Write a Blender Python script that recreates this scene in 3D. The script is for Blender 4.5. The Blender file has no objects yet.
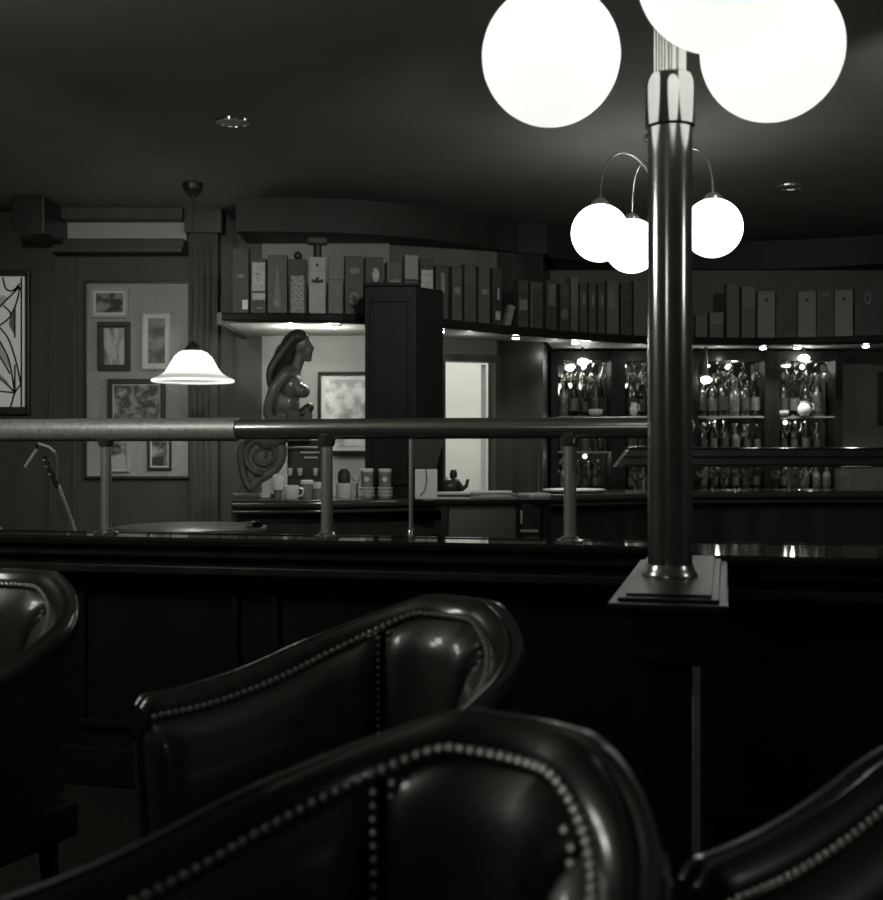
import bpy, bmesh, math, random
from math import sin, cos, pi, radians, sqrt
from mathutils import Vector, Matrix
random.seed(7)
S = bpy.context.scene
COL = S.collection
F = 1200.0
EYE = 1.2

def at(x, y, Y):
    """point of the place seen at photo pixel (x, y) at depth Y"""
    return Vector(((x - 441.5) / F * Y, Y, EYE + (450 - y) / F * Y))
def ax(x, Y): return (x - 441.5) / F * Y
def az(y, Y): return EYE + (450 - y) / F * Y

# ------------------------------------------------------------------ materials
def tint(v):
    k = min(1, v / .4)
    return (v, v * (1.05 - .045 * k), v * (.84 + .12 * k), 1)
MATS = {}
def mat(name, v, rough=0.5, metal=0.0, emit=0.0, emitv=1.0, trans=0.0, coat=0.0, spec=0.5, noise=0.0, nscale=12.0,
        stretch=(1, 1, 1), nrough=0.0, bump=0.0, ior=1.45):
    if name in MATS: return MATS[name]
    m = bpy.data.materials.new(name); m.use_nodes = True
    nt = m.node_tree; b = nt.nodes['Principled BSDF']
    b.inputs['Base Color'].default_value = tint(v)
    b.inputs['Roughness'].default_value = rough
    b.inputs['Metallic'].default_value = metal
    b.inputs['Specular IOR Level'].default_value = spec
    b.inputs['IOR'].default_value = ior
    b.inputs['Transmission Weight'].default_value = trans
    b.inputs['Coat Weight'].default_value = coat
    b.inputs['Coat Roughness'].default_value = 0.12
    if emit:
        b.inputs['Emission Color'].default_value = (emitv, emitv * 1.0, emitv * 0.97, 1)
        b.inputs['Emission Strength'].default_value = emit
    if noise or bump or nrough:
        tc = nt.nodes.new('ShaderNodeTexCoord'); mp = nt.nodes.new('ShaderNodeMapping')
        mp.inputs['Scale'].default_value = stretch
        nz = nt.nodes.new('ShaderNodeTexNoise'); nz.inputs['Scale'].default_value = nscale
        nz.inputs['Detail'].default_value = 6
        nt.links.new(tc.outputs['Object'], mp.inputs['Vector']); nt.links.new(mp.outputs['Vector'], nz.inputs['Vector'])
        if noise:
            rp = nt.nodes.new('ShaderNodeValToRGB')
            rp.color_ramp.elements[0].position = 0.3; rp.color_ramp.elements[1].position = 0.72
            rp.color_ramp.elements[0].color = tint(v * (1 - noise)); rp.color_ramp.elements[1].color = tint(v * (1 + noise))
            nt.links.new(nz.outputs['Fac'], rp.inputs['Fac']); nt.links.new(rp.outputs['Color'], b.inputs['Base Color'])
        if nrough:
            mr = nt.nodes.new('ShaderNodeMapRange')
            mr.inputs['To Min'].default_value = rough - nrough; mr.inputs['To Max'].default_value = rough + nrough
            nt.links.new(nz.outputs['Fac'], mr.inputs['Value']); nt.links.new(mr.outputs['Result'], b.inputs['Roughness'])
        if bump:
            bp = nt.nodes.new('ShaderNodeBump'); bp.inputs['Strength'].default_value = bump; bp.inputs['Distance'].default_value = 0.01
            nt.links.new(nz.outputs['Fac'], bp.inputs['Height']); nt.links.new(bp.outputs['Normal'], b.inputs['Normal'])
    MATS[name] = m
    return m

def picture_mat(name, lo, hi, scale, seed, thr=0.5, stretch=(1, 1, 1)):
    """two-tone mottled print"""
    m = bpy.data.materials.new(name); m.use_nodes = True
    nt = m.node_tree; b = nt.nodes['Principled BSDF']; b.inputs['Roughness'].default_value = 0.55
    tc = nt.nodes.new('ShaderNodeTexCoord'); mp = nt.nodes.new('ShaderNodeMapping')
    mp.inputs['Location'].default_value = (seed * 3.1, seed * 1.7, seed); mp.inputs['Scale'].default_value = stretch
    nz = nt.nodes.new('ShaderNodeTexNoise'); nz.inputs['Scale'].default_value = scale; nz.inputs['Detail'].default_value = 4
    rp = nt.nodes.new('ShaderNodeValToRGB')
    rp.color_ramp.elements[0].position = thr - 0.08; rp.color_ramp.elements[1].position = thr + 0.1
    rp.color_ramp.elements[0].color = tint(lo); rp.color_ramp.elements[1].color = tint(hi)
    nt.links.new(tc.outputs['Object'], mp.inputs['Vector']); nt.links.new(mp.outputs['Vector'], nz.inputs['Vector'])
    nt.links.new(nz.outputs['Fac'], rp.inputs['Fac']); nt.links.new(rp.outputs['Color'], b.inputs['Base Color'])
    return m

WOOD = mat('dark_wood', 0.030, 0.38, noise=0.35, nscale=9, stretch=(1, 1, 0.12), nrough=0.06)
WOODH = mat('dark_wood_polished', 0.020, 0.16, noise=0.3, nscale=10, stretch=(0.15, 1, 1), spec=0.4)
WALLW = mat('wall_panelling', 0.060, 0.55, noise=0.2, nscale=7, stretch=(1, 1, 0.1))
CEIL = mat('ceiling_paint', 0.21, 0.75, noise=0.06, nscale=3, spec=0.2)
FLOOR = mat('floor_carpet', 0.03, 0.9, noise=0.35, nscale=40, spec=0.1)
CREAM = mat('cream_wall', 0.34, 0.7, noise=0.06, nscale=4, spec=0.2)
GREYW = mat('grey_wall', 0.17, 0.7, noise=0.06, nscale=4, spec=0.2)
BRASS = mat('polished_brass', 0.66, 0.22, 0.88, nrough=0.05, nscale=5, stretch=(1, 1, 0.2))
BRASSB = mat('brushed_brass', 0.72, 0.46, 0.5, noise=0.18, nscale=55, nrough=0.08, bump=0.12)
CHROME = mat('chrome', 0.75, 0.15, 1.0)
DMETAL = mat('dark_metal', 0.05, 0.35, 0.6)
LEATHER = mat('dark_leather', 0.045, 0.38, noise=0.2, nscale=90, coat=0.5, bump=0.06)
LEATHERR = mat('dark_leather_rim', 0.026, 0.24, noise=0.2, nscale=60, coat=0.7)
NAIL = mat('nail_brass', 0.75, 0.32, .9)
OPAL = mat('opal_glass_lit', 0.85, 0.25, emit=0.36)
_n = OPAL.node_tree; _t = _n.nodes.new('ShaderNodeBsdfTranslucent'); _t.inputs['Color'].default_value = tint(.9)
_m = _n.nodes.new('ShaderNodeAddShader'); _n.links.new(_n.nodes['Principled BSDF'].outputs[0], _m.inputs[0]); _n.links.new(_t.outputs[0], _m.inputs[1]); _n.links.new(_m.outputs[0], _n.nodes['Material Output'].inputs['Surface'])
_n.nodes['Principled BSDF'].inputs['Base Color'].default_value = tint(.35); _t.inputs['Color'].default_value = (.55, .55, .545, 1)
OPALF = mat('opal_glass_lit_distant', 0.85, 0.25, emit=3.5)
SHADE = bpy.data.materials.new('opal_shade_glass'); SHADE.use_nodes = True
_n = SHADE.node_tree; _b = _n.nodes['Principled BSDF']; _b.inputs['Base Color'].default_value = tint(.85); _b.inputs['Roughness'].default_value = .25
_t = _n.nodes.new('ShaderNodeBsdfTranslucent'); _t.inputs['Color'].default_value = tint(.9)
_m = _n.nodes.new('ShaderNodeMixShader'); _m.inputs[0].default_value = .55
_n.links.new(_b.outputs[0], _m.inputs[1]); _n.links.new(_t.outputs[0], _m.inputs[2]); _n.links.new(_m.outputs[0], _n.nodes['Material Output'].inputs['Surface'])
BULB = mat('lamp_lens_lit', 0.9, 0.3, emit=28.0)
CHINA = mat('white_china', 0.72, 0.22)
PAPER = mat('white_paper', 0.7, 0.7, noise=0.08, nscale=10)
BOARD = mat('pale_board', 0.36, 0.8, noise=0.1, nscale=30)
GLASSC = mat('clear_bottle_glass', 0.95, 0.01, trans=1.0, ior=1.48)
GLASSD = mat('dark_bottle_glass', 0.025, 0.05, coat=1.0, spec=1.0)
GLASSM = mat('amber_bottle_glass', 0.11, 0.06, coat=1.0, spec=1.0)
MIRROR = mat('mirror_glass', 0.55, 0.06, 1.0)
LABEL = mat('paper_label', 0.45, 0.6, noise=0.3, nscale=60)
LABELB = mat('bottle_label', 0.09, 0.5, noise=0.5, nscale=60)
LABELC = mat('bottle_label_dark', 0.04, 0.5, noise=0.5, nscale=60)
LABELD = mat('faded_label', 0.22, 0.6, noise=0.4, nscale=70)
CAPM = mat('bottle_cap', 0.35, 0.25, 0.8)
CARVED = mat('carved_wood', 0.10, 0.42, noise=0.25, nscale=25, coat=0.15)
CARVEDD = mat('carved_wood_hair', 0.03, 0.45, noise=0.3, nscale=30)
LEAD = mat('lead_came', 0.01, 0.6, 0.5)
PLASTW = mat('pale_plastic', 0.7, 0.45)
PLASTD = mat('dark_plastic', 0.03, 0.4)
CANI = mat('grey_canister', 0.22, 0.4, noise=0.25, nscale=30)
INK = mat('dark_print', 0.02, 0.6)
BOXM = [mat('carton_black', 0.035, 0.5, noise=0.4, nscale=18), mat('carton_charcoal', 0.075, 0.5, noise=0.3, nscale=18),
        mat('carton_grey', 0.15, 0.5, noise=0.2, nscale=25), mat('carton_pale', 0.27, 0.55, noise=0.18, nscale=25),
        mat('carton_cream', 0.40, 0.55, noise=0.12, nscale=25)]

# ------------------------------------------------------------------ mesh builder
class MB:
    def __init__(self): self.v = []; self.f = []; self.sm = []
    def add(self, vs, fs, smooth=False):
        o = len(self.v); self.v += [tuple(p) for p in vs]
        self.f += [tuple(i + o for i in q) for q in fs]; self.sm += [smooth] * len(fs); return self
    def box(self, x0, x1, y0, y1, z0, z1, b=0.0, M=None):
        if b > 0:
            b = min(b, (x1 - x0) * .45, (y1 - y0) * .45, (z1 - z0) * .45)
            bm = bmesh.new(); bmesh.ops.create_cube(bm, size=1)
            for q in bm.verts: q.co = Vector(((x0 + x1) / 2 + q.co.x * (x1 - x0), (y0 + y1) / 2 + q.co.y * (y1 - y0), (z0 + z1) / 2 + q.co.z * (z1 - z0)))
            bmesh.ops.bevel(bm, geom=bm.edges[:], offset=b, segments=2, affect='EDGES', profile=0.6)
            bm.verts.index_update()
            vs = [q.co.copy() for q in bm.verts]; fs = [[q.index for q in f.verts] for f in bm.faces]; bm.free()
        else:
            vs = [Vector(p) for p in ((x0, y0, z0), (x1, y0, z0), (x1, y1, z0), (x0, y1, z0), (x0, y0, z1), (x1, y0, z1), (x1, y1, z1), (x0, y1, z1))]
            fs = [(0, 3, 2, 1), (4, 5, 6, 7), (0, 1, 5, 4), (1, 2, 6, 5), (2, 3, 7, 6), (3, 0, 4, 7)]
        if M is not None: vs = [M @ p for p in vs]
        return self.add(vs, fs)
    def lathe(self, prof, n=24, c=(0, 0, 0), M=None, smooth=True, sy=1.0):
        vs = []; fs = []
        for r, z in prof:
            for k in range(n):
                a = 2 * pi * k / n; p = Vector((r * cos(a), r * sin(a) * sy, z))
                p = M @ p if M is not None else p + Vector(c)
                vs.append(p)
        for i in range(len(prof) - 1):
            for k in range(n):
                k2 = (k + 1) % n; fs.append((i * n + k, i * n + k2, (i + 1) * n + k2, (i + 1) * n + k))
        fs.append(tuple(range(n - 1, -1, -1))); L = (len(prof) - 1) * n; fs.append(tuple(range(L, L + n)))
        return self.add(vs, fs, smooth)
    def sphere(self, c, r, n=16, s=(1, 1, 1), M=None):
        prof = [(max(1e-4, r * sin(pi * i / (n // 2))), -r * cos(pi * i / (n // 2))) for i in range(n // 2 + 1)]
        T = Matrix.Translation(c) @ (M if M is not None else Matrix.Identity(4)) @ Matrix.Diagonal((*s, 1))
        return self.lathe(prof, n, M=T)
    def tube(self, pts, r, n=12, closed=False, flat=(1, 1)):
        pts = [Vector(p) for p in pts]; N = len(pts)
        rs = r if isinstance(r, (list, tuple)) else [r] * N
        vs = []; fs = []; up = None
        for i, p in enumerate(pts):
            if closed: t = pts[(i + 1) % N] - pts[i - 1]
            else: t = pts[min(i + 1, N - 1)] - pts[max(i - 1, 0)]
            t.normalize()
            if up is None:
                up = Vector((0, 0, 1)) if abs(t.z) < 0.9 else Vector((0, 1, 0))
            s = t.cross(up)
            if s.length < 1e-5: s = t.cross(Vector((1, 0, 0)))
            s.normalize(); up = s.cross(t).normalized()
            for k in range(n):
                a = 2 * pi * k / n; vs.append(p + (s * cos(a) * flat[0] + up * sin(a) * flat[1]) * rs[i])
        for i in range(N if closed else N - 1):
            j = (i + 1) % N
            for k in range(n):
                k2 = (k + 1) % n; fs.append((i * n + k, i * n + k2, j * n + k2, j * n + k))
        if not closed:
            fs.append(tuple(range(n - 1, -1, -1))); L = (N - 1) * n; fs.append(tuple(range(L, L + n)))
        return self.add(vs, fs, True)
    def prism(self, poly, z0, z1):
        n = len(poly); vs = [(x, y, z0) for x, y in poly] + [(x, y, z1) for x, y in poly]
        fs = [tuple(range(n - 1, -1, -1)), tuple(range(n, 2 * n))] + [(i, (i + 1) % n, n + (i + 1) % n, n + i) for i in range(n)]
        return self.add(vs, fs)
    def sweep(self, prof, stations, closed_prof=True, smooth=True):
        """prof pts (a,b); stations = list of (origin, A, B) : point = O + A*a + B*b"""
        n = len(prof); vs = []; fs = []
        for O, A, B in stations:
            for a, b in prof: vs.append(O + A * a + B * b)
        m = n if closed_prof else n - 1
        for i in range(len(stations) - 1):
            for k in range(m):
                k2 = (k + 1) % n; fs.append((i * n + k, i * n + k2, (i + 1) * n + k2, (i + 1) * n + k))
        if closed_prof:
            fs.append(tuple(range(n - 1, -1, -1))); L = (len(stations) - 1) * n; fs.append(tuple(range(L, L + n)))
        return self.add(vs, fs, smooth)
    def build(self, name, m, parent=None, loc=None):
        me = bpy.data.meshes.new(name); me.from_pydata(self.v, [], self.f)
        me.polygons.foreach_set('use_smooth', self.sm); me.update()
        bm = bmesh.new(); bm.from_mesh(me); bmesh.ops.recalc_face_normals(bm, faces=bm.faces[:]); bm.to_mesh(me); bm.free()
        if any(self.sm):
            me.set_sharp_from_angle(angle=radians(40))
        me.materials.append(m)
        o = bpy.data.objects.new(name, me); COL.objects.link(o)
        if parent is not None: o.parent = parent
        if loc is not None: o.location = loc
        return o

LABELS = {}
def tag(o, label, cat, group=None):
    o['label'] = label; o['category'] = cat
    if group: o['group'] = group
    return o
def thing(name, label, cat, loc=(0, 0, 0), rz=0, group=None):
    o = bpy.data.objects.new(name, None); COL.objects.link(o); o.location = loc; o.rotation_euler = (0, 0, rz)
    o.empty_display_size = 0.05
    return tag(o, label, cat, group)
def struct(o, label=None):
    o['kind'] = 'structure'
    if label: o['label'] = label
    return o
def copy_tree(o, parent=None):
    c = o.copy(); COL.objects.link(c)
    if parent is not None: c.parent = parent
    for ch in list(o.children): copy_tree(ch, c)
    return c
def bez(p0, p1, p2, p3, n=12):
    p0, p1, p2, p3 = map(Vector, (p0, p1, p2, p3)); out = []
    for i in range(n + 1):
        t = i / n; out.append(p0 * (1 - t) ** 3 + p1 * 3 * t * (1 - t) ** 2 + p2 * 3 * t * t * (1 - t) + p3 * t ** 3)
    return out
def catmull(pts, n=8):
    pts = [Vector(p) for p in pts]; out = []
    for i in range(len(pts) - 1):
        p0 = pts[max(i - 1, 0)]; p1 = pts[i]; p2 = pts[i + 1]; p3 = pts[min(i + 2, len(pts) - 1)]
        for k in range(n):
            t = k / n
            out.append(0.5 * ((2 * p1) + (p2 - p0) * t + (2 * p0 - 5 * p1 + 4 * p2 - p3) * t * t + (3 * p1 - p0 - 3 * p2 + p3) * t ** 3))
    out.append(pts[-1]); return out

# ------------------------------------------------------------------ setting
CH = 2.8
XL, XR, YB = -4.0, 3.95, 9.25
YW = 8.05                                   # back wall of the left half
struct(MB().box(XL, XR, -1.6, 10.6, -0.1, 0).build('floor', FLOOR), 'dark carpeted floor of the pub')
struct(MB().box(XL, XR, -1.6, 10.6, CH, CH + 0.1).build('ceiling', CEIL), 'dark painted ceiling')
struct(MB().box(XL - 0.1, XL, -1.6, 10.6, 0, CH).build('wall_left', WALLW), 'dark panelled left wall')
struct(MB().box(XR, XR + 0.1, -1.6, 10.6, 0, CH).build('wall_right', WALLW), 'dark panelled right wall')
struct(MB().box(XL, XR, -1.7, -1.6, 0, CH).build('wall_rear', WALLW), 'dark panelled wall behind the seats')
PX0, PX1 = ax(262, YW), -0.35
struct(MB().box(XL, PX0, YW, YW + 0.1, 0, CH).build('wall_back', WALLW), 'dark wall panelling behind the round table')
struct(MB().box(PX0, PX1, YW, YW + 0.1, 0, CH).build('wall_alcove', CREAM), 'pale wall of the alcove behind the carved figure')

# slanting wall with the lit doorway
def wallseg(mb, A, B, z0, z1, th=0.1):
    A = Vector((*A, 0)); B = Vector((*B, 0)); d = (B - A).normalized(); n = Vector((-d.y, d.x, 0))
    q = [A, B, B + n * th, A + n * th]
    return mb.prism([(p.x, p.y) for p in q], z0, z1)
DA, DB, DC = (0.0166, 8.243), (0.388, 8.388), (0.72, 8.52)
w = MB(); wallseg(w, (PX1, 8.1), DA, 0, CH); wallseg(w, DA, DB, 1.83, CH)
struct(w.build('wall_doorway', GREYW), 'grey wall around the bright doorway')
w = MB(); wallseg(w, DB, DC, 0, CH); wallseg(w, DC, (0.84, YB), 0, CH)
struct(w.build('wall_pier', WOOD), 'dark wooden wall end right of the bright doorway')
struct(MB().box(0.82, XR, YB, YB + 0.1, 0, CH).build('wall_bar', GREYW), 'grey wall behind the bar shelves')
# room behind the doorway
w = MB(); w.box(-0.55, -0.45, 8.3, 9.9, 0, CH); w.box(0.56, 0.62, 8.58, 9.9, 0, CH); w.box(-0.55, 0.62, 9.9, 10.0, 0, CH)
struct(w.build('wall_kitchen', mat('white_paint', 0.75, 0.7)), 'white wall of the lit room through the doorway')
fr = MB(); wallseg(fr, (DA[0] - .03, DA[1] - .03), (DA[0] + .012, DA[1] - .012), 0, 1.86, .12)
wallseg(fr, (DB[0] - .012, DB[1] - .03), (DB[0] + .03, DB[1] - .012), 0, 1.86, .12)
wallseg(fr, (DA[0] - .03, DA[1] - .035), (DB[0] + .03, DB[1] - .018), 1.81, 1.86, .12)
struct(fr.build('trim_1', WOOD), 'dark wooden frame of the bright doorway')
# open white door leaf seen through the frame
dl = MB(); wallseg(dl, (DB[0] - .075, 8.45), (DB[0] - .05, 9.05), 0.02, 1.80, .035)
struct(dl.build('door_1', mat('white_door', 0.6, 0.5)), 'white door leaf standing open in the bright doorway')

# cornices, pilaster, transom, skirting
pil = MB(); px0, px1 = ax(192, YW), ax(220, YW)
pil.box(px0, px1, YW - 0.08, YW, 0, 2.66, .006)
for k in range(4):
    xx = px0 + 0.025 + k * 0.038
    pil.tube([(xx, YW - 0.082, 0.25), (xx, YW - 0.082, 2.55)], 0.008, 8)
pil.box(px0 - .03, px1 + .03, YW - 0.11, YW, 2.64, CH, .008)
struct(pil.build('trim_4', WALLW), 'fluted dark pilaster right of the picture board')
tr = MB(); tx0, tx1 = ax(58, YW), px0 - .03
tr.box(tx0, tx1, YW - .16, YW, 2.72, CH, .006); tr.box(tx0, tx1, YW - .12, YW, 2.53, 2.60, .01); tr.box(tx0, tx1, YW - .17, YW, 2.50, 2.54, .008)
tr.box(tx0, tx0 + .04, YW - .12, YW, 2.58, 2.74)
struct(tr.build('trim_5', WALLW), 'dark moulded frame of the transom strip under the ceiling')
struct(MB().box(tx0 + .03, tx1, YW - .03, YW, 2.60, 2.73).build('trim_6', mat('transom_panel', 0.42, 0.5)), 'pale transom strip above the picture board')
struct(MB().box(ax(25, 7.8), ax(57, 7.8), 7.55, YW, 2.56, CH, .01).build('trim_7', WOOD), 'dark boxed beam end in the left corner')
bbm = MB(); bbm.box(XL, PX1, YW - .03, YW, 0, .12, .006)
struct(bbm.build('baseboard_back', WOOD))
# panel grooves on the left back wall
pg = MB()
for xx in (-3.35, -2.62, -2.46):
    pg.box(xx - .012, xx + .012, YW - .015, YW, .12, 2.5, .004)
struct(pg.build('trim_8', WALLW), 'upright battens on the dark left wall')

# stained glass window
wx0, wx1, wz0, wz1 = -3.55, ax(27, YW), az(407, YW), az(277, YW)
win = bpy.data.objects.new('window_1', None); COL.objects.link(win); struct(win, 'leaded glass window at the left edge')
f_ = MB()
for a in ((wx0 - .04, wx1 + .03, wz0 - .05, wz0), (wx0 - .04, wx1 + .03, wz1, wz1 + .04), (wx0 - .04, wx0, wz0, wz1), (wx1, wx1 + .03, wz0, wz1)):
    f_.box(a[0], a[1], YW - .05, YW, a[2], a[3], .005)
f_.build('window_frame', WOOD, win)
GLW = mat('leaded_glass_backlit', 0.5, 0.4, emit=0.15, noise=0.1, nscale=6)
GLD = mat('leaded_glass_dim', 0.1, 0.4, emit=0.02)
MB().box(wx0, wx1, YW - .02, YW - .012, wz0, wz1).build('glass_pane', GLW, win)
def gp(x, y): return Vector((ax(x, YW), YW - .022, az(y, YW)))
def pane(pts, m):
    vs = [gp(*p) for p in pts]; n = len(vs)
    vs2 = [v + Vector((0, -.003, 0)) for v in vs]
    MB().add(vs + vs2, [tuple(range(n)), tuple(range(2 * n - 1, n - 1, -1))] + [(i, (i + 1) % n, n + (i + 1) % n, n + i) for i in range(n)]).build('glass_pane', m, win)
pane([(12, 316), (16, 308), (16, 336), (10, 325)], GLD)
pane([(-2, 340), (8, 352), (14, 372), (5, 362), (-2, 350)], mat('leaded_glass_grey', 0.3, 0.4, emit=0.07))
pane([(0, 295), (10, 298), (5, 306), (0, 310)], MATS['leaded_glass_grey'])
pane([(-2, 370), (8, 380), (14, 391), (-2, 378)], MATS['leaded_glass_grey'])
ld = MB()
for ln in ([(0, 327), (10, 340), (18, 365), (22, 385)], [(0, 340), (10, 360), (16, 393)], [(-2, 375), (8, 384), (16, 393)],
           [(-2, 352), (8, 368), (11, 374)], [(22, 385), (16, 393), (12, 407)], [(-2, 391), (16, 393)], [(-2, 310), (10, 298), (21, 287)],
           [(5, 306), (12, 316), (-2, 328)], [(12, 316), (18, 302), (21, 288)], [(4, 278), (7, 289), (14, 291), (21, 284)],
           [(16, 306), (16, 338)], [(16, 365), (16, 393)], [(22.5, 278), (22.5, 407)], [(-20, 300), (-10, 330), (0, 340)], [(-40, 277), (-30, 340), (-20, 407)]):
    ld.tube(catmull([gp(*p) for p in ln], 5), 0.006, 6)
ld.build('lead_lines', LEAD, win)

# ------------------------------------------------------------------ partition, ledge, divider
TH = radians(13.3); CT, ST = cos(TH), sin(TH)
def Q(t, c, z=0): return Vector((t * CT + c * ST, -t * ST + c * CT, z))
def tpix(x, c):
    u = (x - 441.5) / F; return c * (u * CT - ST) / (CT + u * ST)
PM = Matrix.Translation((0, 0, 0)) @ Matrix(((CT, ST, 0, 0), (-ST, CT, 0, 0), (0, 0, 1, 0), (0, 0, 0, 1)))   # local (t, c, z)
LH = 0.90
T0, T1 = -4.55, 2.9
TD = -.115; CO = .28          # the partition steps back left of the divider
pw = MB()
for a0, a1, co in ((T0, TD, CO), (TD, T1, 0)):
    pw.box(a0, a1, 3.66 + co, 3.86 + co * .4, 0, .86, M=PM); pw.box(a0, a1, 3.56 + co, 3.66 + co, .765, .865, .01, M=PM); pw.box(a0, a1, 3.60 + co, 3.66 + co, 0, .14, .01, M=PM)
for k in range(11):
    tt = T0 + .05 + k * .74; co = CO if tt < TD else 0
    if abs(tt + .31 - TD) < .4: continue
    for a in ((tt, tt + .62, .20, .23), (tt, tt + .62, .69, .72), (tt, tt + .03, .23, .69), (tt + .59, tt + .62, .23, .69)):
        pw.box(a[0], a[1], 3.64 + co, 3.67 + co, a[2], a[3], .006, M=PM)
struct(pw.build('wall_partition', mat('partition_wood', .014, .5, noise=.3, nscale=9, stretch=(1, 1, .12), spec=.3)), 'low dark panelled partition between seats and bar')
for lab, a0, a1, co in (('long narrow polished dark ledge under the hand rail left of the lamp column', T0, TD - .0005, CO), ('broad polished dark ledge on the partition right of the lamp column', TD + .0005, T1, 0)):
    lg = thing('ledge', lab, 'ledge')
    prof = [(3.515 + co, .868), (3.50 + co, .875), (3.50 + co, .89), (3.51 + co, .90), (3.965, .90), (3.97, .903), (3.99, .903), (4.0, .895), (4.0, .875), (3.99, .868)]
    lb = MB(); lb.sweep(prof, [(Q(a0, 0), Vector((ST, CT, 0)), Vector((0, 0, 1))), (Q(a1, 0), Vector((ST, CT, 0)), Vector((0, 0, 1)))], smooth=False)
    lb.build('ledge_top', mat('ledge_varnish', .018, .055, noise=.3, nscale=10, stretch=(.15, 1, 1), spec=.8), lg)
    lm = MB(); lm.box(a0, a1, 3.53 + co, 3.56 + co, .83, .868, .008, M=PM); lm.box(a0, a1, 3.545 + co, 3.56 + co, .77, .80, .006, M=PM)
    lm.build('moulding', WOOD, lg)

DT = -0.115                              # the short divider that carries the lamp column
dv = thing('divider', 'short dark divider with moulded cap carrying the lamp column', 'divider')
db = MB(); db.box(DT - .062, DT + .062, 2.56, 3.55, 0, .76, .006, M=PM); db.box(DT - .082, DT + .082, 2.53, 3.49, .755, .868, .008, M=PM)
db.build('body', WOOD, dv)
MB().box(DT - .085, DT + .085, 2.535, 3.55, .0, .12, .008, M=PM).build('plinth', WOOD, dv)
cp = MB(); cp.box(DT - .122, DT + .122, 2.475, 3.49, .868, .886, .006, M=PM); cp.box(DT - .104, DT + .104, 2.51, 3.49, .886, .894, .004, M=PM)
cp.box(DT - .088, DT + .088, 2.54, 3.49, .894, .90, .003, M=PM)
cp.build('cap', mat('cap_wood', .03, .34, noise=.3, nscale=10, spec=.4), dv)
cs = MB(); cs.box(DT + .048, DT + .064, 2.553, 2.57, .12, .752, .003, M=PM)
cs.build('corner_strip', BRASSB, dv)

# rail with posts
rl = thing('hand_rail', 'thick brass hand rail on slim posts above the partition ledge', 'rail')
CR, RZ = 3.90, 1.272
tE = tpix(685, CR); tS = tpix(238, CR)
colT, colC = -0.127, 2.888
path = [Q(T0 + .3, CR, RZ), Q(tS, CR, RZ), Q(tE - .12, CR, RZ)]
arc = [Q(tE - .12 + .12 * sin(a), CR - .12 + .12 * cos(a), RZ) for a in [pi / 2 * k / 8 for k in range(9)]]
MB().tube([Q(tS, CR, RZ)] + arc + [Q(tE, colC + .03, RZ)], 0.035, 24).build('rail_tube', BRASS, rl)
MB().tube([Q(T0 + .3, CR, RZ), Q(tS, CR, RZ)], 0.041, 24).build('rail_sleeve', BRASSB, rl)['label'] = 'thicker dull brushed brass length of the rail'
def post(x, r):
    t = tpix(x, CR); p = Q(t, CR)
    po = MB().tube([(p.x, p.y, LH), (p.x, p.y, RZ - .02)], r, 16).build('post', mat('post_brass', .7, .36, .65), rl)
    MB().lathe([(r + .024, LH), (r + .024, LH + .006), (r + .010, LH + .012), (r + .004, LH + .02)], 20, (p.x, p.y, 0)).build('flange', BRASS, po)
    MB().lathe([(r + .003, RZ - .06), (r + .008, RZ - .05), (r + .012, RZ - .02)], 20, (p.x, p.y, 0)).build('collar', BRASS, po)
for x, r in ((-115, .019), (106, .019), (327, .020), (570, .021)): post(x, r)
p = Q(tpix(411, CR), CR)
br = MB().tube([(p.x, p.y, LH), (p.x, p.y, RZ - .02)], .0075, 12).build('thin_rod', mat('satin_chrome', .85, .4, .8), rl)
MB().lathe([(.012, LH), (.012, LH + .03), (.008, LH + .035)], 14, (p.x, p.y, 0)).build('socket', BRASS, br)

# ------------------------------------------------------------------ lamp column
cxy = Q(colT, colC)
lc = thing('globe_lamp_column', 'tall brass lamp column with three big opal globes at its top', 'lamp', (cxy.x, cxy.y, LH))
BRASSC = mat('column_brass', .66, .17, .9, nrough=.03, nscale=5, stretch=(1, 1, .2))
MB().lathe([(.052, 0), (.052, 1.07)], 40).build('pole', BRASSC, lc)
MB().lathe([(.064, 0), (.064, .008), (.058, .016), (.054, .03)], 40).build('base_ring', BRASS, lc)
MB().lathe([(.0535, .155), (.0535, .16)], 40).build('seam_ring', BRASS, lc)
MB().lathe([(.053, 1.06), (.058, 1.065), (.058, 1.155), (.057, 1.17), (.052, 1.184), (.040, 1.19)], 40).build('collar', mat('collar_brass', .6, .10, .95), lc)
up = MB()
for k in range(12):
    a = 2 * pi * k / 12; up.tube([(.031 * cos(a), .031 * sin(a), 1.19), (.031 * cos(a), .031 * sin(a), CH - LH - .03)], .0085, 10)
up.lathe([(.033, 1.19), (.033, CH - LH - .03)], 24)
up.build('upper_pole', BRASS, lc)
MB().lathe([(.038, CH - LH - .05), (.09, CH - LH - .02), (.09, CH - LH)], 32).build('ceiling_rose', BRASS, lc)
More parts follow.
